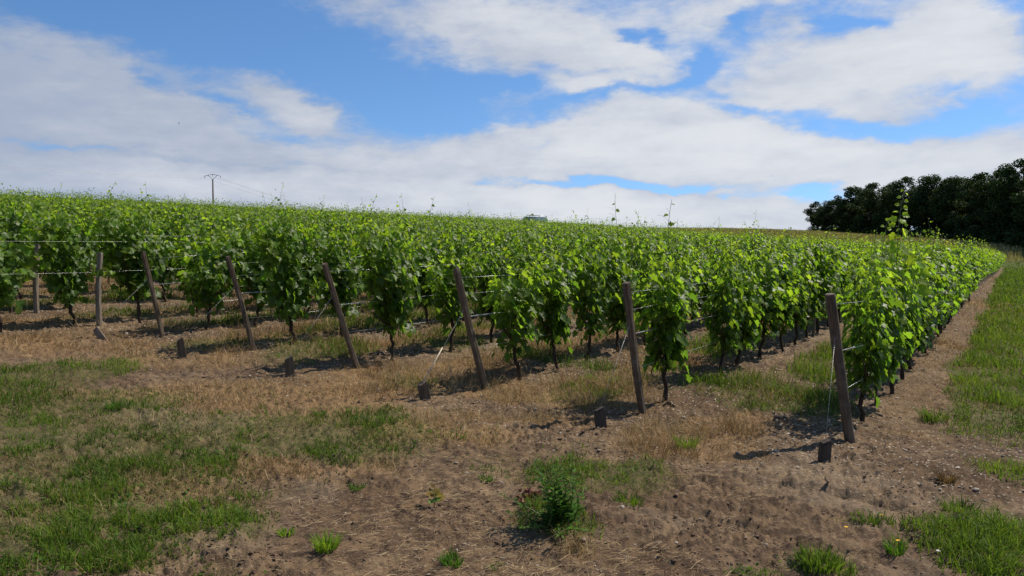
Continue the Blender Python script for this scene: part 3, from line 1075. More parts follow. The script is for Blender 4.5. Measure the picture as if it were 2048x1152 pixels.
# ------------------------------------------------------------------ vine positions
SEEN = {0: [(1712, 845), (1748, 815), (1782, 785), (1810, 762), (1838, 741)],
        1: [(1326, 806), (1452, 755), (1503, 739), (1541, 721), (1578, 706), (1612, 692)],
        2: [(1021, 762), (1102, 742), (1183, 723), (1250, 709)],
        3: [(768, 722), (868, 697)], 4: [(567, 690)], 5: [(402, 660)], 6: [(127, 652), (256, 640)]}
prs = random.Random(4)
VINES = []          # row, s
for i in range(len(ROW_P)):
    seen = [sp(*G(*q))[0] for q in SEEN.get(i, [])]
    ss = list(seen)
    if i < 6:
        s = (seen[-1] if seen else ROW_S[i]) + 0.95
    elif seen:
        s = seen[-1] + 0.95
    else:
        s = ROW_S[i] + prs.uniform(0.3, 0.9)
        if i == 7: s = sp(*G(20, 630))[0] - 3 * 0.95
    if i == 6:
        ss = [seen[0] - 0.95, seen[0] - 1.9] + ss
    while s < S_END:
        if prs.random() > 0.04:
            ss.append(s + prs.uniform(-.08, .08))
        s += 0.95
    for q in sorted(ss):
        VINES.append((i, q))
VI = np.array([v[0] for v in VINES]); VS = np.array([v[1] for v in VINES])
VP = ROW_P.copy(); VP[6:8] += 0.22          # these two posts stand clear in front of their vines
vx, vy = xy(VS, VP[VI])
vz = terrain(vx, vy)
qx, _ = project(vx, vy, vz + 1)
ok = (vy > 1.5) & (qx > -420) & (qx < 2420) & (ROW_P[VI] < 82)
inview = (qx > -70) & (qx < 2110)
order = np.argsort(np.hypot(vx, vy) + (~inview) * 1000)
near_ids = set(int(k) for k in order if ok[k] and inview[k])
near_ids = set([int(k) for k in order if ok[k] and inview[k]][:300])

N_VAR = 12
FOL = [vine_mesh('foliage', 100 + k, n_cane=[16, 13, 18, 14, 17, 12, 15, 13][k % 8], hi=[1.02, 1.1, .96, 1.13, 1.05, .93][k % 6], spread=[.59, .53, .63, .51][k % 4]) for k in range(N_VAR)]
TRK = [trunk_mesh('trunk', 300 + k) for k in range(8)]
ROT = math.atan2(RD[1], RD[0])
index_in_row = {}
for i in range(len(ROW_P)):
    ids = [k for k in range(len(VINES)) if VI[k] == i]
    for n, k in enumerate(sorted(ids, key=lambda k: VS[k])):
        index_in_row[k] = n + 1
VG = 'grapevines trained along the trellised rows'
proto = None
special = {}
rr = random.Random(8)
# the tall shoots that stand above the skyline
TALL = {(0, 3): ('tall', 2.45, .10, .0, True), (1, 1): ('thin', 2.14, .05, .02, False), (2, 4): ('thin', 2.30, -.06, .0, False), (3, 4): ('mid', 1.95, .1, 0, True), (0, 8): ('mid', 2.1, .1, 0, True),
        (4, 4): ('thin', 2.15, .16, .0, False), (0, 5): ('mid', 2.0, -.05, .03, True), (1, 5): ('mid', 1.95, .12, 0, True)}
for k in sorted(near_ids, key=lambda k: (VI[k], VS[k])):
    i = int(VI[k]); n = index_in_row[k]
    deep = n > 9 or i > 6
    if i >= 6:
        lab = f'leafy grapevine standing deep inside the {ROWNAME[i]}'
    elif deep:
        lab = f'leafy grapevine far along the {ROWNAME[i]}, past its ninth vine'
    elif (i, n) in TALL:
        ad = {'tall': 'one leafy shoot towering high above its neighbours', 'thin': 'a thin bare shoot poking above the skyline', 'mid': 'a leafy shoot reaching above its top'}[TALL[(i, n)][0]]
        lab = f'{ordinal(n)} vine of the {ROWNAME[i]}, {ad}'
        lab = ' '.join(lab.split()[:16])
    else:
        lab = f'leafy grapevine, {ordinal(n)} from the near end of the {ROWNAME[i]}'
    loc = (vx[k], vy[k], vz[k])
    fm = FOL[(i * 5 + n * 7) % N_VAR]; tm = TRK[(i * 3 + n) % 8]
    flip = rr.random() < .5
    if proto is None:
        t = thing('grapevine', lab, 'grapevine', loc, ROT, VG)
        fo = link('foliage', fm, t); tr_ = link('trunk', tm, t)
        proto = (t, fo, tr_)
    else:
        t = proto[0].copy(); C.objects.link(t)
        t['label'] = lab; t.location = loc
        fo = proto[1].copy(); fo.data = fm; C.objects.link(fo); fo.parent = t
        tr_ = proto[2].copy(); tr_.data = tm; C.objects.link(tr_); tr_.parent = t
    t.rotation_euler = (0, 0, ROT + (math.pi if flip else 0) + rr.uniform(-.1, .1))
    sc_ = rr.uniform(.93, 1.07)
    slim = rr.uniform(.78, .9) if (i < 5 and n <= 3) else 1.0
    fo.scale = (sc_ * slim * rr.uniform(.92, 1.08), sc_ * rr.uniform(.9, 1.2), sc_)
    if (i, n) in TALL:
        kd, hh, bx_, by_, big = TALL[(i, n)]
        t.rotation_euler = (0, 0, 0)
        fo.rotation_euler = (0, 0, ROT)
        tr_.rotation_euler = (0, 0, ROT)
        more = [(0, 0, 1.0)] + ([(-.16, .05, .86), (.18, -.06, .80), (.05, .12, .83)] if kd == 'tall' else [])
        for q, (ox, oy, hf) in enumerate(more):
            link('tall_shoot', shoot_mesh('tall_shoot', 40 + i * 7 + n + 50 * q, hh * hf, 1.15, bx_, by_, big, 1.0 if big else 0.75), t, (ox, oy, 0))


def build_far():
    rng = np.random.RandomState(77)
    ids = np.array([k for k in range(len(VINES)) if ok[k] and k not in near_ids and vy[k] > 2])
    d = np.hypot(vx[ids], vy[ids])
    Bs, Ns, Ts, Ss, As = [], [], [], [], []
    for lo, hi_, nl, size in ((0, 45, 300, .095), (45, 75, 190, .125), (75, 300, 120, .165)):
        kk = ids[(d >= lo) & (d < hi_)]
        m = len(kk)
        if m == 0: continue
        x = rng.uniform(-.56, .56, (m, nl)); 
        top = 1.5 + 0.30 * fbm(VS[kk][:, None] + x, VI[kk][:, None] * 3.1 + 0 * x, 2.3, 3, 4.0) 
        zz = 0.42 + (top - 0.42) * rng.beta(1.35, 0.95, (m, nl))
        spike = rng.rand(m, nl) < 0.06
        zz = np.where(spike, top + .42 * rng.rand(m, nl) ** 1.5, zz)
        wz = 0.07 + 0.12 * np.clip((zz - .4) / .8, 0, 1)
        x = np.where(zz < .75, x * np.clip(.25 + (zz - .4) * 2.2, .2, 1), x)
        yv = rng.normal(0, 1, (m, nl)) * wz * np.where(spike, .5, 1)
        lx = vx[kk][:, None] + x * RD[0] + yv * ND[0]
        ly = vy[kk][:, None] + x * RD[1] + yv * ND[1]
        lz = vz[kk][:, None] + zz
        Bs.append(np.stack([lx, ly, lz], -1).reshape(-1, 3))
        sd = np.sign(yv)[..., None]
        nv = sd * np.array([ND[0], ND[1], 0]) * .75 + rng.normal(0, .45, (m, nl, 3)) + np.array([0, 0, .5])
        tv = sd * np.array([ND[0], ND[1], 0]) * .4 + rng.normal(0, .5, (m, nl, 3)) + np.array([0, 0, -.6])
        Ns.append(nv.reshape(-1, 3)); Ts.append(tv.reshape(-1, 3))
        Ss.append((rng.uniform(.75, 1.2, (m, nl)) * size * np.where(spike, .45, 1)).ravel())
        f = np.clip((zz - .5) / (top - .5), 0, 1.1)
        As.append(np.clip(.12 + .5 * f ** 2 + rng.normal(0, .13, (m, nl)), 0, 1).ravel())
    B, N, T, S, A = (np.concatenate(v) for v in (Bs, Ns, Ts, Ss, As))
    V, F, k = leaves(B, N, T, S, rng, True)
    at = np.repeat(np.stack([A, rng.rand(len(A)), rng.rand(len(A))], -1), k, 0)
    me = mesh_np('vine_rows', V, [F], at, [M['vine_leaf']], None, False)
    tag(link('vine_rows', me), 'green mass of vine rows running up to the skyline', 'vines', VG, 'stuff')
    print('far vines', len(ids), 'leaves', len(B))


build_far()


# ------------------------------------------------------------------ posts, anchors, wires
def post_mesh(name, L, w, d, mat, seed, round_=False, top_cut=0.0):
    rng = np.random.RandomState(seed)
    mb = MB()
    n = 10
    z = np.concatenate([[-0.15], np.linspace(0, L - .02, n), [L]])
    k = 12
    an = (np.arange(k) + .5) * 2 * math.pi / k
    pw = 0.9 if round_ else 0.42
    ca = np.sign(np.cos(an)) * np.abs(np.cos(an)) ** pw * w / 2
    sa = np.sign(np.sin(an)) * np.abs(np.sin(an)) ** pw * d / 2
    V = []
    bow = rng.normal(0, .012, 2)
    for q, zz in enumerate(z):
        sc_ = 1.0 + rng.normal(0, .018) - (0.10 if q == len(z) - 1 else 0)
        t = zz / L
        V.append(np.stack([ca * sc_ + bow[0] * math.sin(3 * t), sa * sc_ + bow[1] * math.sin(3 * t), np.full(k, zz) + (top_cut * (ca / w) if q >= len(z) - 2 else 0)], -1))
    V = np.concatenate(V) + rng.normal(0, .0018, (len(z) * k, 3))
    q = np.array([[i * k + j, i * k + (j + 1) % k, (i + 1) * k + (j + 1) % k, (i + 1) * k + j] for i in range(len(z) - 1) for j in range(k)])
    mb.add(V, [q, np.array([[(len(z) - 1) * k + j for j in range(k)]])])
    return mb.mesh(name, [mat], False)


PG = 'weathered end posts of the vine rows'
POST_LABELS = ['dark end post nearest the camera, its wide top leaning out', 'slender end post standing between the dark stump and the second row',
               'tall leaning brown end post in the middle of the line of posts', 'leaning brown end post of the fourth row from the track',
               'leaning thin end post of the fifth row from the track', 'leaning grey end post above the tilted pale stake',
               'upright grey round post standing just behind the tilted pale stake', 'upright pale post half wrapped in leaves, leftmost of the posts']
WIDTHS = [(.098, .08), (.07, .055), (.068, .06), (.060, .055), (.057, .05), (.06, .05), (.075, .075), (.08, .08)]
POST_TOP = []
for i, ((bx_, by_), (tx, ty)) in enumerate(POST_PX):
    b = BASES[i]
    bz = float(terrain(b[0], b[1]))
    r = ray(tx, ty)
    # top = base + d*(-RD) + e*x + h*up on the ray of the photographed post top
    d = 0.5 if i == 0 else None
    bv = np.array([b[0], b[1], bz - HC])
    rd = np.array([RD[0], RD[1], 0]); up = np.array([0, 0, 1.0]); ex = np.array([1.0, 0, 0])
    if i < 1 or i > 5:
        d = 0.22 if i == 0 else 0.0
        sol = np.linalg.solve(np.stack([r, -ex, -up], -1), bv - d * rd)
        off = -d * rd + sol[1] * ex + sol[2] * up
    else:
        sol = np.linalg.solve(np.stack([r, rd, -up], -1), bv)
        off = -sol[1] * rd + sol[2] * up
    L = float(np.linalg.norm(off))
    print('post', i, 'L', round(L, 2), 'off', np.round(off, 2), 'base', np.round(b, 2))
    w, dd = WIDTHS[i]
    me = post_mesh('end_post', L, w, dd, M['wood_grey'] if i >= 6 else M['wood'], 500 + i, i in (0, 6, 7), 0.05 if i in (2, 5) else 0.0)
    o = link('end_post', me, None, (b[0], b[1], bz))
    q = Vector(off).to_track_quat('Z', 'Y')
    o.rotation_mode = 'QUATERNION'
    from mathutils import Quaternion
    o.rotation_quaternion = q @ Quaternion((0, 0, 1), [-.25, -.2, -.3, -.3, -.25, -.2, 0, 0][i])
    tag(o, POST_LABELS[i], 'post', PG)
    POST_TOP.append((np.array([b[0], b[1], bz]), off))

# intermediate posts inside the rows
r2 = random.Random(3)
cnt = 0
mid_mesh = [post_mesh('trellis_post', 1.42, .055, .05, M['wood_grey'], 600 + k, True) for k in range(3)]
MIDP = []
for i in range(0, 26):
    s0 = ROW_S[min(i, 5)] + (7.9 if i < 6 else 6.4)
    for kx in range(4):
        s = s0 + kx * 7.6 + r2.uniform(-.3, .3)
        x_, y_ = xy(s, ROW_P[i])
        u_, v_ = project(x_, y_, terrain(x_, y_) + 1.0)
        if -60 < u_ < 2100 and y_ > 4 and math.hypot(x_, y_) < 34:
            lab = f'grey stake inside the {ROWNAME[i]}, {ordinal(kx + 1)} one behind its end post' if i < 6 else f'grey stake hidden in leaves deep in the {ROWNAME[i]}'
            o = link('trellis_post', mid_mesh[cnt % 3], None, (float(x_), float(y_), float(terrain(x_, y_))), (r2.uniform(-.03, .03), r2.uniform(-.03, .03), r2.uniform(0, 3)))
            o.scale = (1, 1, r2.uniform(1.0, 1.1))
            tag(o, lab, 'post', 'stakes standing inside the vine rows')
            cnt += 1
# thin steel rod clipped beside the first row
x_, y_ = xy(ROW_S[0] + 7.2, ROW_P[0] - .12)
mb = MB(); mb.tube([[0, 0, -.1], [0, 0, .7], [.01, 0, 1.45]], .008, 6)
tag(link('steel_rod', mb.mesh('steel_rod', [M['wire']]), None, (float(x_), float(y_), float(terrain(x_, y_)))), 'thin pale metal rod upright against the leaves beside the track', 'rod')


# anchors
def stump_mesh(seed, w, d, h, mat):
    rng = np.random.RandomState(seed)
    import bmesh
    bm = bmesh.new()
    bmesh.ops.create_cube(bm, size=1)
    bmesh.ops.bevel(bm, geom=bm.edges[:], offset=.07, segments=2, affect='EDGES')
    for v in bm.verts:
        v.co.x *= w * (1 + rng.normal(0, .02)); v.co.y *= d * (1 + rng.normal(0, .02))
        tz = v.co.z + .5
        v.co.z = tz * (h + .10) - .10 + (0.18 * h * v.co.x / w if tz > .8 else 0)
    me = bpy.data.meshes.new('anchor_stump')
    bm.to_mesh(me); bm.free()
    me.materials.append(mat)
    return me


ANCH = [((1648, 926), .078, .075, .185, 'wood_dark', (.02, .04), .12, 'square dark anchor stump at the foot of the nearest end post'),
        ((1202, 862), .088, .075, .165, 'wood_dark', (-.06, -.10), .2, 'dark anchor stump on bare soil before the slender end post'),
        ((851, 803), .085, .10, .175, 'wood', (.05, -.22), .5, 'tilted wooden anchor stump with a pale rod rising from it'),
        ((581, 756), .09, .09, .215, 'wood', (0, -.08), .4, 'brown anchor stump under the fourth leaning post'),
        ((366, 716), .085, .09, .225, 'wood', (.05, -.15), .4, 'brown anchor stump leaning in grass before the fifth post'),
        ((207, 682), .075, .06, .18, 'wood_grey', (.1, -.55), .4, 'tilted pale flat anchor stake standing in front of the grey round post')]
tops = []
for k, (pp, w, d, h, mt, tl, rz, lab) in enumerate(ANCH):
    g_ = G(*pp)
    o = link('anchor_stump', stump_mesh(700 + k, w, d, h, M[mt]), None, (g_[0], g_[1], float(gz(g_[0], g_[1]))), (tl[0], tl[1], rz))
    tag(o, lab, 'anchor', 'wooden anchor stumps before the end posts')
    mm = Matrix.Rotation(rz, 3, 'Z') @ Matrix.Rotation(tl[1], 3, 'Y') @ Matrix.Rotation(tl[0], 3, 'X')
    tp = np.array(o.location) + np.array(mm @ Vector((0, 0, h)))
    tops.append(tp)
    pb, off = POST_TOP[k]
    a = tp - np.array([0, 0, .01]); b = pb + off * [.74, .72, .70, .72, .7, .7][k]
    me_ = MB(); me_.tube([a - a, (b - a) * .5 + np.array([0, 0, -.01]), b - a], .0015, 4)
    w_ = link('guy_wire', me_.mesh('guy_wire', [M['stay']]), None, tuple(a))
    tag(w_, f'thin slanting stay wire from post to stump, {ROWNAME[k]}', 'wire', 'stay wires between end posts and stumps')
    if k == 2:
        m2 = MB(); m2.tube([(b - a) * .02, (b - a) * .24, (b - a) * .46], .0065, 7)
        link('sleeve', m2.mesh('sleeve', [M['sleeve']]), w_)
    # twisted tail of the stay on the post
    m3 = MB(); u = np.linspace(0, 1, 30)
    ax = (b - a); ln_ = np.linalg.norm(ax)
    base_ = ax * (1 - .16 / ln_ * 1)
    pts = base_[None] + (ax - base_)[None] * u[:, None] + .006 * np.stack([np.cos(u * 50), np.sin(u * 50), 0 * u], -1)
    m3.tube(pts, .002, 3)
    link('twist', m3.mesh('twist', [M['wire']]), w_)

HEIGHTS = [('top', .93), ('upper', .80), ('middle', .62), ('bottom', .36)]
for i in range(0, 12):
    if i < 8:
        pb, off = POST_TOP[i]
    for nm, f in HEIGHTS:
        if nm == 'upper' and i not in (1, 2, 4): continue
        if nm == 'bottom' and i > 5: continue
        if i < 6:
            a = pb + off * f
            hh = off[2] * f
            sA = ROW_S[i]
        else:
            hh = {'top': 1.22, 'upper': 1.06, 'middle': .78, 'bottom': .5}[nm]
            sA = ROW_S[5] - 9
            x_, y_ = xy(sA, ROW_P[i]); a = np.array([x_, y_, float(terrain(x_, y_)) + hh])
        pts = [a]
        hw = {'top': 1.22, 'upper': 1.06, 'middle': .80, 'bottom': .46}[nm]
        off_y = prs.uniform(-.03, .03)
        for s in np.arange(sA + .5, sA + 24, 1.6):
            x_, y_ = xy(s, ROW_P[i] + off_y)
            u = min(1, (s - sA) / 3.0)
            pts.append(np.array([x_, y_, float(terrain(x_, y_)) + hh * (1 - u) + hw * u + prs.uniform(-.008, .008)]))
        pts = np.array(pts)
        mb = MB(); mb.tube(pts - a, .0018 if i < 6 else .0008, 4)
        o = link('trellis_wire', mb.mesh('trellis_wire', [M['wire']]), None, tuple(a))
        tag(o, f'{nm} trellis wire stretched along the {ROWNAME[i]}', 'wire', 'trellis wires along the vine rows')
        if nm == 'middle' and i < 6:
            u = np.linspace(0, 1, 60)
            dr = (pts[1] - a) / np.linalg.norm(pts[1] - a)
            mb = MB()
            for ph in (0, 2.1):
                pc = dr[None] * (u * .42 + .03)[:, None] + (.004 + .006 * u)[:, None] * np.stack([0 * u, np.cos(u * 70 + ph), np.sin(u * 70 + ph)], -1)
                mb.tube(pc, .0022, 3)
            link('twist', mb.mesh('twist', [M['wire']]), o)


# ------------------------------------------------------------------ weeds and tufts that stand out
def tuft_mesh(name, seed, n, r, h, w, mat, t0, t1, lean=.9):
    rng = np.random.RandomState(seed)
    a = rng.uniform(0, 6.28, n); q = np.sqrt(rng.rand(n)) * r
    x, y = q * np.cos(a), q * np.sin(a)
    hh = h * rng.uniform(.45, 1.05, n); ww = w * rng.uniform(.7, 1.2, n)
    an = a + rng.normal(0, .6, n); L = hh * rng.uniform(.15, lean, n)
    b = rng.uniform(0, 6.28, n)
    wx, wy = np.cos(b) * ww / 2, np.sin(b) * ww / 2
    V = np.zeros((n, 7, 3))
    for j, (t, s) in enumerate(((0, 1), (.4, .95), (.75, .7))):
        cx, cy, cz = x + np.cos(an) * L * t ** 1.8, y + np.sin(an) * L * t ** 1.8, hh * t * (1 - .15 * t) - .008
        V[:, 2 * j] = np.stack([cx - wx * s, cy - wy * s, cz], -1); V[:, 2 * j + 1] = np.stack([cx + wx * s, cy + wy * s, cz], -1)
    V[:, 6] = np.stack([x + np.cos(an) * L, y + np.sin(an) * L, hh * .86], -1)
    o = np.arange(n)[:, None] * 7
    F4 = np.concatenate([o + np.array([[0, 1, 3, 2]]), o + np.array([[2, 3, 5, 4]])]); F3 = o + np.array([[4, 5, 6]])
    at = np.repeat(np.stack([rng.uniform(t0, t1, n), rng.rand(n), rng.rand(n)], -1), 7, 0)
    return mesh_np(name, V.reshape(-1, 3), [F4, F3], at, [mat], None, False)


TUFTS = [  # px, py(base), radius, height, blades, mat, t0, t1, label
    (652, 1110, .055, .11, 140, 'weed', .8, 1.0, 'bright lime green tuft of grass alone on the brown foreground'),
    (572, 1068, .04, .055, 70, 'weed', .75, 1.0, 'small low lime green sprig beside the larger lime tuft'),
    (714, 985, .045, .06, 70, 'weed', .2, .6, 'small dark green weed on the brown soil below the green patch'),
    (972, 962, .045, .05, 60, 'weed', .3, .7, 'tiny green tuft on bare soil right of the reddish seedling'),
    (906, 1135, .05, .085, 90, 'weed', .2, .6, 'dark green tuft at the very bottom of the bare ground'),
    (1868, 842, .12, .20, 170, 'grass', .2, .7, 'dark tussock of long grass on the track beside the first row'),
    (1372, 895, .08, .15, 130, 'grass', .6, 1.0, 'light green grass clump within dry grass before the slender post'),
    (1892, 968, .06, .09, 120, 'dry_grass', .1, .5, 'brown dead grass tuft on the bare track end'),
    (238, 825, .09, .10, 130, 'weed', .1, .5, 'dark green weed clump on the edge of the dry grass'),
    (1640, 1148, .10, .13, 130, 'grass', .3, .8, 'green grass tuft cut by the lower frame edge below the stump'),
    (1790, 1118, .05, .08, 90, 'weed', .3, .8, 'small yellowish green weed beside the green corner grass'),
    (640, 835, .05, .07, 70, 'weed', .1, .5, 'small dark weed among the dry grass below the fourth stump'),
    (1255, 1010, .09, .10, 120, 'grass', .3, .7, 'green grass clump at the near edge of the small turf patch'),
    (1920, 1030, .10, .14, 140, 'grass', .2, .6, 'green clump with white clover heads above the corner grass'),
]
for k, (px, py, r, h, n, mt, t0, t1, lab) in enumerate(TUFTS):
    g_ = G(px, py)
    o = link('grass_tuft', tuft_mesh('grass_tuft', 800 + k, n, r, h, .007, M[mt], t0, t1), None, (g_[0], g_[1], float(gz(*g_))))
    tag(o, lab, 'tuft')


def lance(base, nrm, tip, length, width, rng):
    n = len(base)
    a, t, u = frame(nrm, tip)
    L = np.array([(0, 0), (.5, .35), (.32, .75), (0, 1), (-.32, .75), (-.5, .35)])
    lz = -.25 * L[:, 1] ** 2
    V = base[:, None] + L[None, :, 0, None] * width[:, None, None] * a[:, None] + (L[None, :, 1, None] * t[:, None] + lz[None, :, None] * u[:, None]) * length[:, None, None]
    F = np.arange(n)[:, None] * 6 + np.array([[0, 1, 2, 3, 4, 5]])
    return V.reshape(-1, 3), F


def bush_weed():
    rng = np.random.RandomState(901)
    g_ = G(1108, 1062)
    t = thing('weed', 'tall bushy dark green weed standing alone on the bare ground', 'weed', (g_[0], g_[1], float(gz(*g_))))
    B, N, T, L, A = [], [], [], [], []
    st = MB()
    for c in range(34):
        a = rng.uniform(0, 6.28); sp_ = abs(rng.normal(0, .085)); h = rng.uniform(.16, .37) * (1 - sp_ * 2.0)
        if c < 8: h = rng.uniform(.05, .12); sp_ = rng.uniform(.12, .24)
        u = np.linspace(0, 1, 6)
        pts = np.stack([np.cos(a) * sp_ * u ** .8 + .02 * np.sin(4 * u), np.sin(a) * sp_ * u ** .8, h * u], -1)
        pts[:, :2] += rng.normal(0, .03, 2)
        st.tube(pts, np.linspace(.003, .001, 6), 4)
        nn = int(h / .0085) + 8
        q = np.linspace(.08, 1, nn)
        node = np.stack([np.interp(q, u, pts[:, i]) for i in range(3)], -1)
        an = np.arange(nn) * 2.4 + rng.uniform(0, 6)
        out = np.stack([np.cos(an), np.sin(an), rng.uniform(.2, .9, nn)], -1)
        B.append(node); T.append(out); N.append(np.stack([-np.cos(an) * .6, -np.sin(an) * .6, np.ones(nn)], -1) + rng.normal(0, .3, (nn, 3)))
        L.append(rng.uniform(.028, .05, nn) * (1.1 - .55 * q)); A.append(np.clip(.2 + .35 * q + rng.normal(0, .12, nn), 0, 1))
    B, N, T, L, A = (np.concatenate(v) for v in (B, N, T, L, A))
    V, F = lance(B, N, T, L, L * .34, rng)
    at = np.repeat(np.stack([A, rng.rand(len(A)), rng.rand(len(A))], -1), 6, 0)
    link('foliage', mesh_np('foliage', V, [F], at, [M['weed']], None, False), t)
    link('stem', st.mesh('stem', [M['shoot_green']]), t)
    t.scale = (1.6, 1.5, 1.38)


bush_weed()


def seedling():
    rng = np.random.RandomState(44)
    g_ = G(868, 1014)
    t = thing('seedling', 'small upright seedling with bronze and yellow leaves on bare soil', 'seedling', (g_[0], g_[1], float(gz(*g_))))
    st = MB(); st.tube([[0, 0, -.02], [.003, 0, .05], [-.002, .002, .135]], [.003, .0025, .0015], 5)
    link('stem', st.mesh('stem', [M['shoot_green']]), t)
    B = np.array([[0, 0, .06], [0, 0, .075], [0, 0, .07], [0, 0, .095], [0, 0, .11], [0, 0, .13], [0, 0, .055], [0, 0, .085]])
    an = np.array([.2, 2.9, -1.0, .8, 3.6, 2.2, 4.4, -.2])
    T = np.stack([np.cos(an), np.sin(an), np.full(8, .35)], -1); N = np.stack([-np.cos(an) * .4, -np.sin(an) * .4 - .5, np.ones(8)], -1)
    V, F, k = leaves(B + T * .012, N, T, np.array([.06, .05, .055, .045, .04, .035, .05, .05]), rng)
    at = np.repeat(np.stack([np.array([.4, .2, .9, .1, .0, .1, 1, .5]), rng.uniform(.4, 1, 8), rng.rand(8)], -1), k, 0)
    link('foliage', mesh_np('foliage', V, [F], at, [M['seedling']]), t)


seedling()


def dead_clump():
    rng = np.random.RandomState(45)
    g_ = G(1066, 1003)
    n = 60
    B = np.stack([rng.normal(0, .055, n), rng.normal(0, .04, n), rng.uniform(.004, .045, n)], -1)
    V, F, k = leaves(B, rng.normal(0, .6, (n, 3)) + np.array([0, -.2, .8]), rng.normal(0, 1, (n, 3)), rng.uniform(.02, .045, n), rng)
    at = np.repeat(rng.rand(n, 3), k, 0)
    tag(link('dead_leaf_clump', mesh_np('dead_leaf_clump', V, [F], at, [M['dead_leaf']]), None, (g_[0], g_[1], float(gz(*g_)))),
        'heap of withered red brown leaves beside the bushy weed', 'dead leaves')


dead_clump()


def flowers():
    rng = np.random.RandomState(46)
    for k, (px, py, mt, lab) in enumerate([(1692, 1058, 'flower', 'yellow flower head at the tip of the low weed mat'), (1762, 1040, 'flower', 'yellow flower head on top of the low weed mat'),
                                           (1876, 1112, 'flower_white', 'single white flower beside the corner grass'), (1795, 1100, 'flower', 'yellow flower head above the small weed'),
                                           (1930, 1055, 'flower', 'yellow flower head in the corner grass')]):
        g_ = G(px, py + 12)
        t = thing('wild_flower', lab, 'flower', (g_[0], g_[1], float(gz(*g_))), 0, 'small wild flowers in the foreground')
        s = MB(); s.tube([[0, 0, -.01], [.004, 0, .03], [0, 0, .055]], .0012, 4)
        link('stem', s.mesh('stem', [M['shoot_green']]), t)
        n = 12
        an = np.arange(n) * 6.283 / n
        T = np.stack([np.cos(an), np.sin(an), np.full(n, .35)], -1)
        V, F = lance(np.tile([[0, 0, .055]], (n, 1)), np.stack([-np.cos(an) * .3, -np.sin(an) * .3, np.ones(n)], -1), T, np.full(n, .013), np.full(n, .006), rng)
        link('flower_head', mesh_np('flower_head', V, [F], None, [M[mt]], None, False), t)


flowers()


# ------------------------------------------------------------------ trees at the far right
def tree_meshes(seed, H, W):
    rng = np.random.RandomState(seed)
    tb = MB()
    n = 8
    z = np.linspace(-.3, H * .72, n)
    tx = np.cumsum(rng.normal(0, .12, n)); ty = np.cumsum(rng.normal(0, .12, n)); tx -= tx[0]; ty -= ty[0]
    tb.tube(np.stack([tx, ty, z], -1), np.linspace(.32, .09, n), 8)
    cl = []
    for b in range(16):
        f = rng.uniform(.12, .95)
        p0 = np.array([np.interp(f * H * .72, z, tx), np.interp(f * H * .72, z, ty), f * H * .72])
        a = b * 2.4 + rng.normal(0, .4)
        L = W * rng.uniform(.55, 1.0) * (1 - .35 * f)
        u = np.linspace(0, 1, 5)
        pts = p0[None] + np.stack([np.cos(a) * L * u, np.sin(a) * L * u, H * rng.uniform(.06, .22) * u ** 1.3], -1)
        tb.tube(pts, np.linspace(.11, .02, 5), 5)
        for q in (.45, .72, 1.0):
            c = np.array([np.interp(q, u, pts[:, i]) for i in range(3)]) + rng.normal(0, .3, 3)
            cl.append((c, rng.uniform(.75, 1.35) * W / 4.2))
    for q in range(16):
        a = rng.uniform(0, 6.28); rr_ = W * rng.uniform(0, .8) 
        zz = H * rng.uniform(.55, .97)
        k_ = math.sqrt(max(.05, 1 - ((zz - H * .5) / (H * .5)) ** 2))
        cl.append((np.array([math.cos(a) * rr_ * k_, math.sin(a) * rr_ * k_, zz]), rng.uniform(.7, 1.2) * W / 4.2))
    for q in range(12):   # low skirt
        a = rng.uniform(0, 6.28); rr_ = W * rng.uniform(.4, .95)
        cl.append((np.array([math.cos(a) * rr_, math.sin(a) * rr_, H * rng.uniform(.04, .2)]), rng.uniform(.8, 1.2) * W / 4))
    Bs, Ns = [], []
    for c, r in cl:
        m = int(230 * (r / 1.1) ** 2) + 30
        v = rng.normal(0, 1, (m, 3)); v /= np.linalg.norm(v, axis=1)[:, None]
        rad_ = r * rng.uniform(.35, 1.12, m) ** .6
        p = c + v * rad_[:, None] * np.array([1, 1, .75])
        Bs.append(p); Ns.append(v * .7 + rng.normal(0, .5, (m, 3)) + np.array([0, 0, .35]))
    B = np.concatenate(Bs); N = np.concatenate(Ns)
    keep = B[:, 2] > .1
    B, N = B[keep], N[keep]
    V, F, k = leaves(B, N, rng.normal(0, 1, B.shape), rng.uniform(.15, .30, len(B)), rng, True)
    A = np.clip(rng.normal(.4, .22, len(B)), 0, 1)
    at = np.repeat(np.stack([A, rng.rand(len(A)), rng.rand(len(A))], -1), k, 0)
    return tb.mesh('trunk', [M['tree_bark']]), mesh_np('crown', V, [F], at, [M['tree_leaf']], None, False)


TV = [tree_meshes(1000 + k, 11.0, [4.3, 3.7, 4.6, 4.0, 3.5][k]) for k in range(5)]
TREES = [  # px, distance, top py, width factor, label
    (1634, 205, 402, .62, 'low dark tree at the outer end of the wood, lowest crown'),
    (1662, 200, 400, .72, 'small rounded dark tree second from the outer end of the wood'),
    (1700, 195, 366, .95, 'dark tree where the wood first rises to full height'),
    (1738, 190, 366, .95, 'dark tree with sky gleaming through its middle'),
    (1775, 186, 362, .9, 'dark tree just beside the tall vine shoot in front of the wood'),
    (1815, 181, 352, .95, 'broad dark tree behind the tall vine shoot'),
    (1860, 176, 350, .95, 'dark tree with a flattish crown past the tall vine shoot'),
    (1905, 171, 344, .95, 'dark rounded tree above the far end of the first row'),
    (1950, 166, 346, .95, 'dark tree behind the far end of the grassy track'),
    (1995, 161, 332, 1.0, 'tall dark tree second from the frame edge'),
    (2045, 156, 316, 1.05, 'tallest dark tree of the wood, cut by the frame edge'),
    (2105, 151, 318, 1.05, None), (2170, 147, 312, 1.05, None)]
GT = 'dark trees along the edge of the wood'
tproto = None
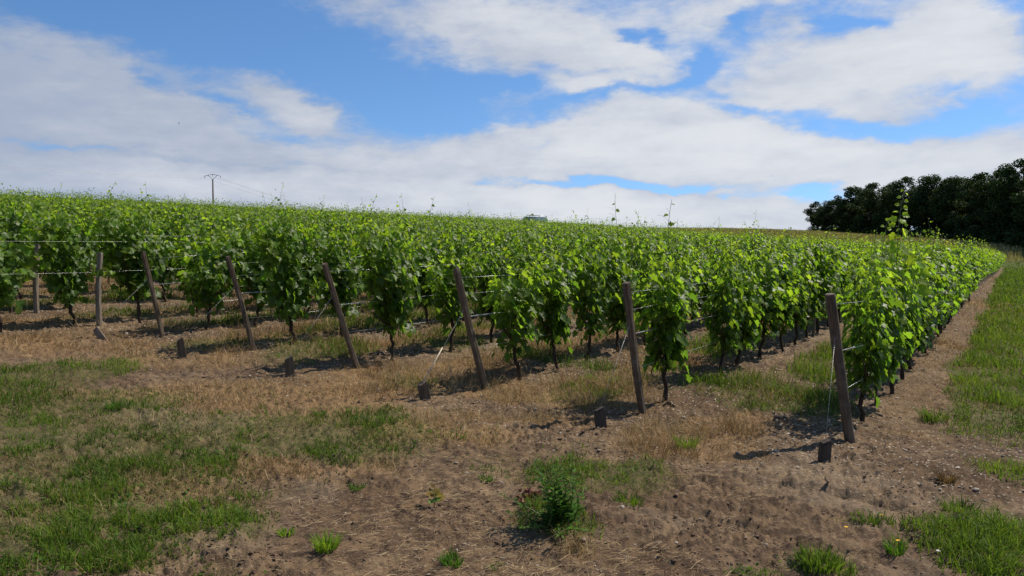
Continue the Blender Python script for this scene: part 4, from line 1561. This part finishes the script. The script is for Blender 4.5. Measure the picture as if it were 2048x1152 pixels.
for k, (px, D, ty, wf, lab) in enumerate(TREES):
    for back in ((0, 1) if k > 5 or k in (1, 2) else (0,)):
        dd = D + (9 if back else 0)
        pxx = px + (20 if back else 0)
        u = (pxx - 1024) / FPX
        x_, y_ = u * dd / math.sqrt(1 + u * u), dd / math.sqrt(1 + u * u)
        zg = float(terrain(x_, y_))
        r = ray(pxx, ty + (12 if back else 0))
        zt = HC + r[2] / math.hypot(r[0], r[1]) * dd
        H = zt - zg
        la = lab if not back else (f'dark tree in the second line of the wood, seen only through gaps')
        if la is None: la = 'dark tree of the wood standing past the edge of the picture'
        tm, cm = TV[(k * 2 + back * 3) % 5]
        if tproto is None:
            t = thing('tree', la, 'tree', (x_, y_, zg), k * 1.3, GT)
            a = link('trunk', tm, t); b = link('crown', cm, t); tproto = (t, a, b)
        else:
            t = tproto[0].copy(); C.objects.link(t); t['label'] = la; t.location = (x_, y_, zg)
            a = tproto[1].copy(); a.data = tm; C.objects.link(a); a.parent = t
            b = tproto[2].copy(); b.data = cm; C.objects.link(b); b.parent = t
        t.rotation_euler = (0, 0, k * 1.3 + back)
        t.scale = (1.3 * wf, 1.3 * wf, H / 11.2)


# ------------------------------------------------------------------ power line
def pole(px, top_py, D, label):
    u = (px - 1024) / FPX
    c_ = 1 / math.sqrt(1 + u * u)
    x_, y_ = u * D * c_, D * c_
    zg = float(terrain(x_, y_))
    r = ray(px, top_py)
    H = HC + r[2] / math.hypot(r[0], r[1]) * D - zg
    t = thing('power_pole', label, 'pole', (x_, y_, zg), LINE_ROT, 'poles of the overhead power line')
    s = D / 186
    mb = MB(); mb.tube([[0, 0, -.5], [0, 0, (H - 1.2) * .5], [0, 0, H - 1.1]], [.24, .2, .15], 8)
    link('shaft', mb.mesh('shaft', [M['concrete']]), t)
    m2 = MB()
    m2.tube([[-1.75, 0, H - .42], [0, 0, H]], .055, 5); m2.tube([[0, 0, H], [1.75, 0, H - .42]], .055, 5)
    m2.tube([[0, 0, H - 1.15], [-1.0, 0, H - .24]], .05, 5); m2.tube([[0, 0, H - 1.15], [1.0, 0, H - .24]], .05, 5)
    link('crossarm', m2.mesh('crossarm', [M['steel']]), t)
    ends = []
    for q in (-1.72, 0, 1.72):
        zz = H - .4 if q else H - .05
        m3 = MB(); zz2 = np.linspace(zz, zz - .45, 10)
        m3.tube(np.stack([np.full(10, q), np.zeros(10), zz2], -1), [.02, .07, .03, .07, .03, .07, .03, .07, .03, .02], 7)
        link('insulator', m3.mesh('insulator', [M['steel']]), t)
        cr, sr = math.cos(LINE_ROT), math.sin(LINE_ROT)
        ends.append(np.array([x_ + cr * q, y_ + sr * q, zg + zz - .46]))
    return ends


LINE_ROT = 0.05
e1 = pole(429, 348.5, 186, 'slim power pole with a forked crossarm rising behind the vines')
e0 = pole(-560, 262, 150, 'power pole standing out of frame beyond the left vines')
for k in range(3):
    a, b = e1[k], e0[k]
    t = np.linspace(0, 1, 24)
    pts = a[None] + (b - a)[None] * t[:, None]; pts[:, 2] -= 2.2 * 4 * t * (1 - t) * .5
    mb = MB(); mb.tube(pts - a, .02, 4)
    nm = ['outer', 'central', 'inner'][k]
    tag(link('power_line', mb.mesh('power_line', [M['cable']]), None, tuple(a)), f'{nm} thin overhead cable sagging from the pole to the picture edge', 'cable', 'overhead power cables')
    u = (760 - 1024) / FPX
    D = 330
    b = np.array([u * D / math.hypot(1, u), D / math.hypot(1, u), a[2] - 5.5])
    b[0] += (k - 1) * 1.7
    pts = a[None] + (b - a)[None] * t[:, None]; pts[:, 2] -= 2.5 * 4 * t * (1 - t) * .5
    mb = MB(); mb.tube(pts - a, .02, 4)
    tag(link('power_line', mb.mesh('power_line', [M['cable']]), None, tuple(a)), f'{nm} thin overhead cable falling from the pole behind the vines', 'cable', 'overhead power cables')


# ------------------------------------------------------------------ van beyond the crest
def van():
    D = 140
    u = (1064 - 1024) / FPX
    x_, y_ = u * D, D
    zg = float(terrain(x_, y_))
    r = ray(1064, 433.5)
    Hn = HC + r[2] / math.hypot(r[0], r[1]) * D - zg
    t = thing('van', 'pale grey van with a roof rack, mostly hidden behind the vine rows', 'van', (x_, y_, zg))
    t.rotation_euler = (0, math.atan(-PA), 0)
    s = Hn / 2.2
    prof = np.array([(-2.55, .45), (-2.6, .95), (-2.35, 1.12), (-1.55, 2.08), (-1.35, 2.18), (2.4, 2.2), (2.55, 2.05), (2.6, .45)])
    prof[:, 1] *= s
    n = len(prof)
    V = np.concatenate([np.stack([prof[:, 0], np.full(n, y), prof[:, 1]], -1) for y in (-.92, -.85, .85, .92)])
    V[:n, 2] = np.where(prof[:, 1] > 1.9, prof[:, 1] - .06, prof[:, 1]); V[3 * n:, 2] = V[:n, 2]
    q = np.array([[k * n + j, k * n + (j + 1) % n, (k + 1) * n + (j + 1) % n, (k + 1) * n + j] for k in range(3) for j in range(n)])
    mb = MB(); mb.add(V, [q, np.array([list(range(n))]), np.array([[3 * n + j for j in range(n)][::-1]])])
    link('body', mb.mesh('body', [M['van_paint']], False), t)
    mb = MB(); mb.add([(-2.31, -.75, 1.2 * s), (-2.31, .75, 1.2 * s), (-1.62, .7, 2.02 * s), (-1.62, -.7, 2.02 * s)], [np.array([[0, 1, 2, 3]])])
    link('windscreen', mb.mesh('windscreen', [M['van_glass']], False), t)
    for x0, x1 in ((-1.5, -.7), (-.55, .35)):
        for y in (-.925, .925):
            mb = MB(); mb.add([(x0 - .2 * (x0 < -1), y, 1.25 * s), (x1, y, 1.25 * s), (x1, y, 1.85 * s), (x0 + .2 * (x0 < -1), y, 1.85 * s)], [np.array([[0, 1, 2, 3]])])
            link('window', mb.mesh('window', [M['van_glass']], False), t)
    mb = MB(); mb.box((1.55, -.93, 1.6 * s), (.95, .012, .5 * s))
    link('side_panel', mb.mesh('side_panel', [M['van_white']], False), t)
    for x in (-1.7, 1.7):
        for y in (-.82, .82):
            an = np.linspace(0, 2 * math.pi, 20)
            mb = MB(); mb.tube([(x, y - .11, .34), (x, y + .11, .34)], .34, 20)
            w_ = link('wheel', mb.mesh('wheel', [M['rubber']]), t)
            mb = MB(); mb.tube([(x, y - .12, .34), (x, y + .12, .34)], .2, 16)
            link('rim', mb.mesh('rim', [M['wire']]), w_)
    mb = MB()
    zt = 2.2 * s
    for y in (-.8, .8):
        mb.tube([(-1.15, y, zt + .24), (2.45, y, zt + .24)], .03, 6)
        for x in (-1.1, .05, 1.2, 2.4):
            mb.tube([(x, y, zt - .02), (x, y, zt + .24)], .022, 6)
    for x in np.linspace(-1.1, 2.4, 7):
        mb.tube([(x, -.8, zt + .2), (x, .8, zt + .2)], .022, 6)
    link('roof_rack', mb.mesh('roof_rack', [M['wire']]), t)


van()


def bird():
    D = 90
    r = ray(358, 247); r = r / np.linalg.norm(r) * D + CAM
    t = thing('bird', 'tiny dark bird gliding in the cloudy sky above the pole', 'bird', r)
    rng = np.random.RandomState(1)
    u = np.linspace(0, 1, 8)
    mb = MB(); mb.tube(np.stack([-.10 + .22 * u, 0 * u, .01 * np.sin(u * 3)], -1), [.005, .022, .03, .034, .03, .024, .02, .004], 7)
    mb.add([(-.10, 0, 0), (-.19, -.035, .0), (-.19, .035, .0), (-.16, 0, .012)], [np.array([[0, 1, 3]]), np.array([[0, 3, 2]])])
    link('body', mb.mesh('body', [M['bird']]), t)
    for sg in (-1, 1):
        mb = MB()
        top = [(.05, sg * .02, .015), (.06, sg * .14, .09), (-.02, sg * .30, .05), (-.05, sg * .13, .07), (-.05, sg * .02, .01)]
        bot = [(a, b, c - .008) for a, b, c in top]
        f = [[0, 1, 2, 3, 4], [9, 8, 7, 6, 5]]
        mb.add(top + bot, [np.array(f), np.array([[i, 5 + i, 5 + (i + 1) % 5, (i + 1) % 5] for i in range(5)])])
        link('wing', mb.mesh('wing', [M['bird']], False), t)
    t.rotation_euler = (.5, .1, .9)
    t.scale = (.75, .75, .75)


bird()
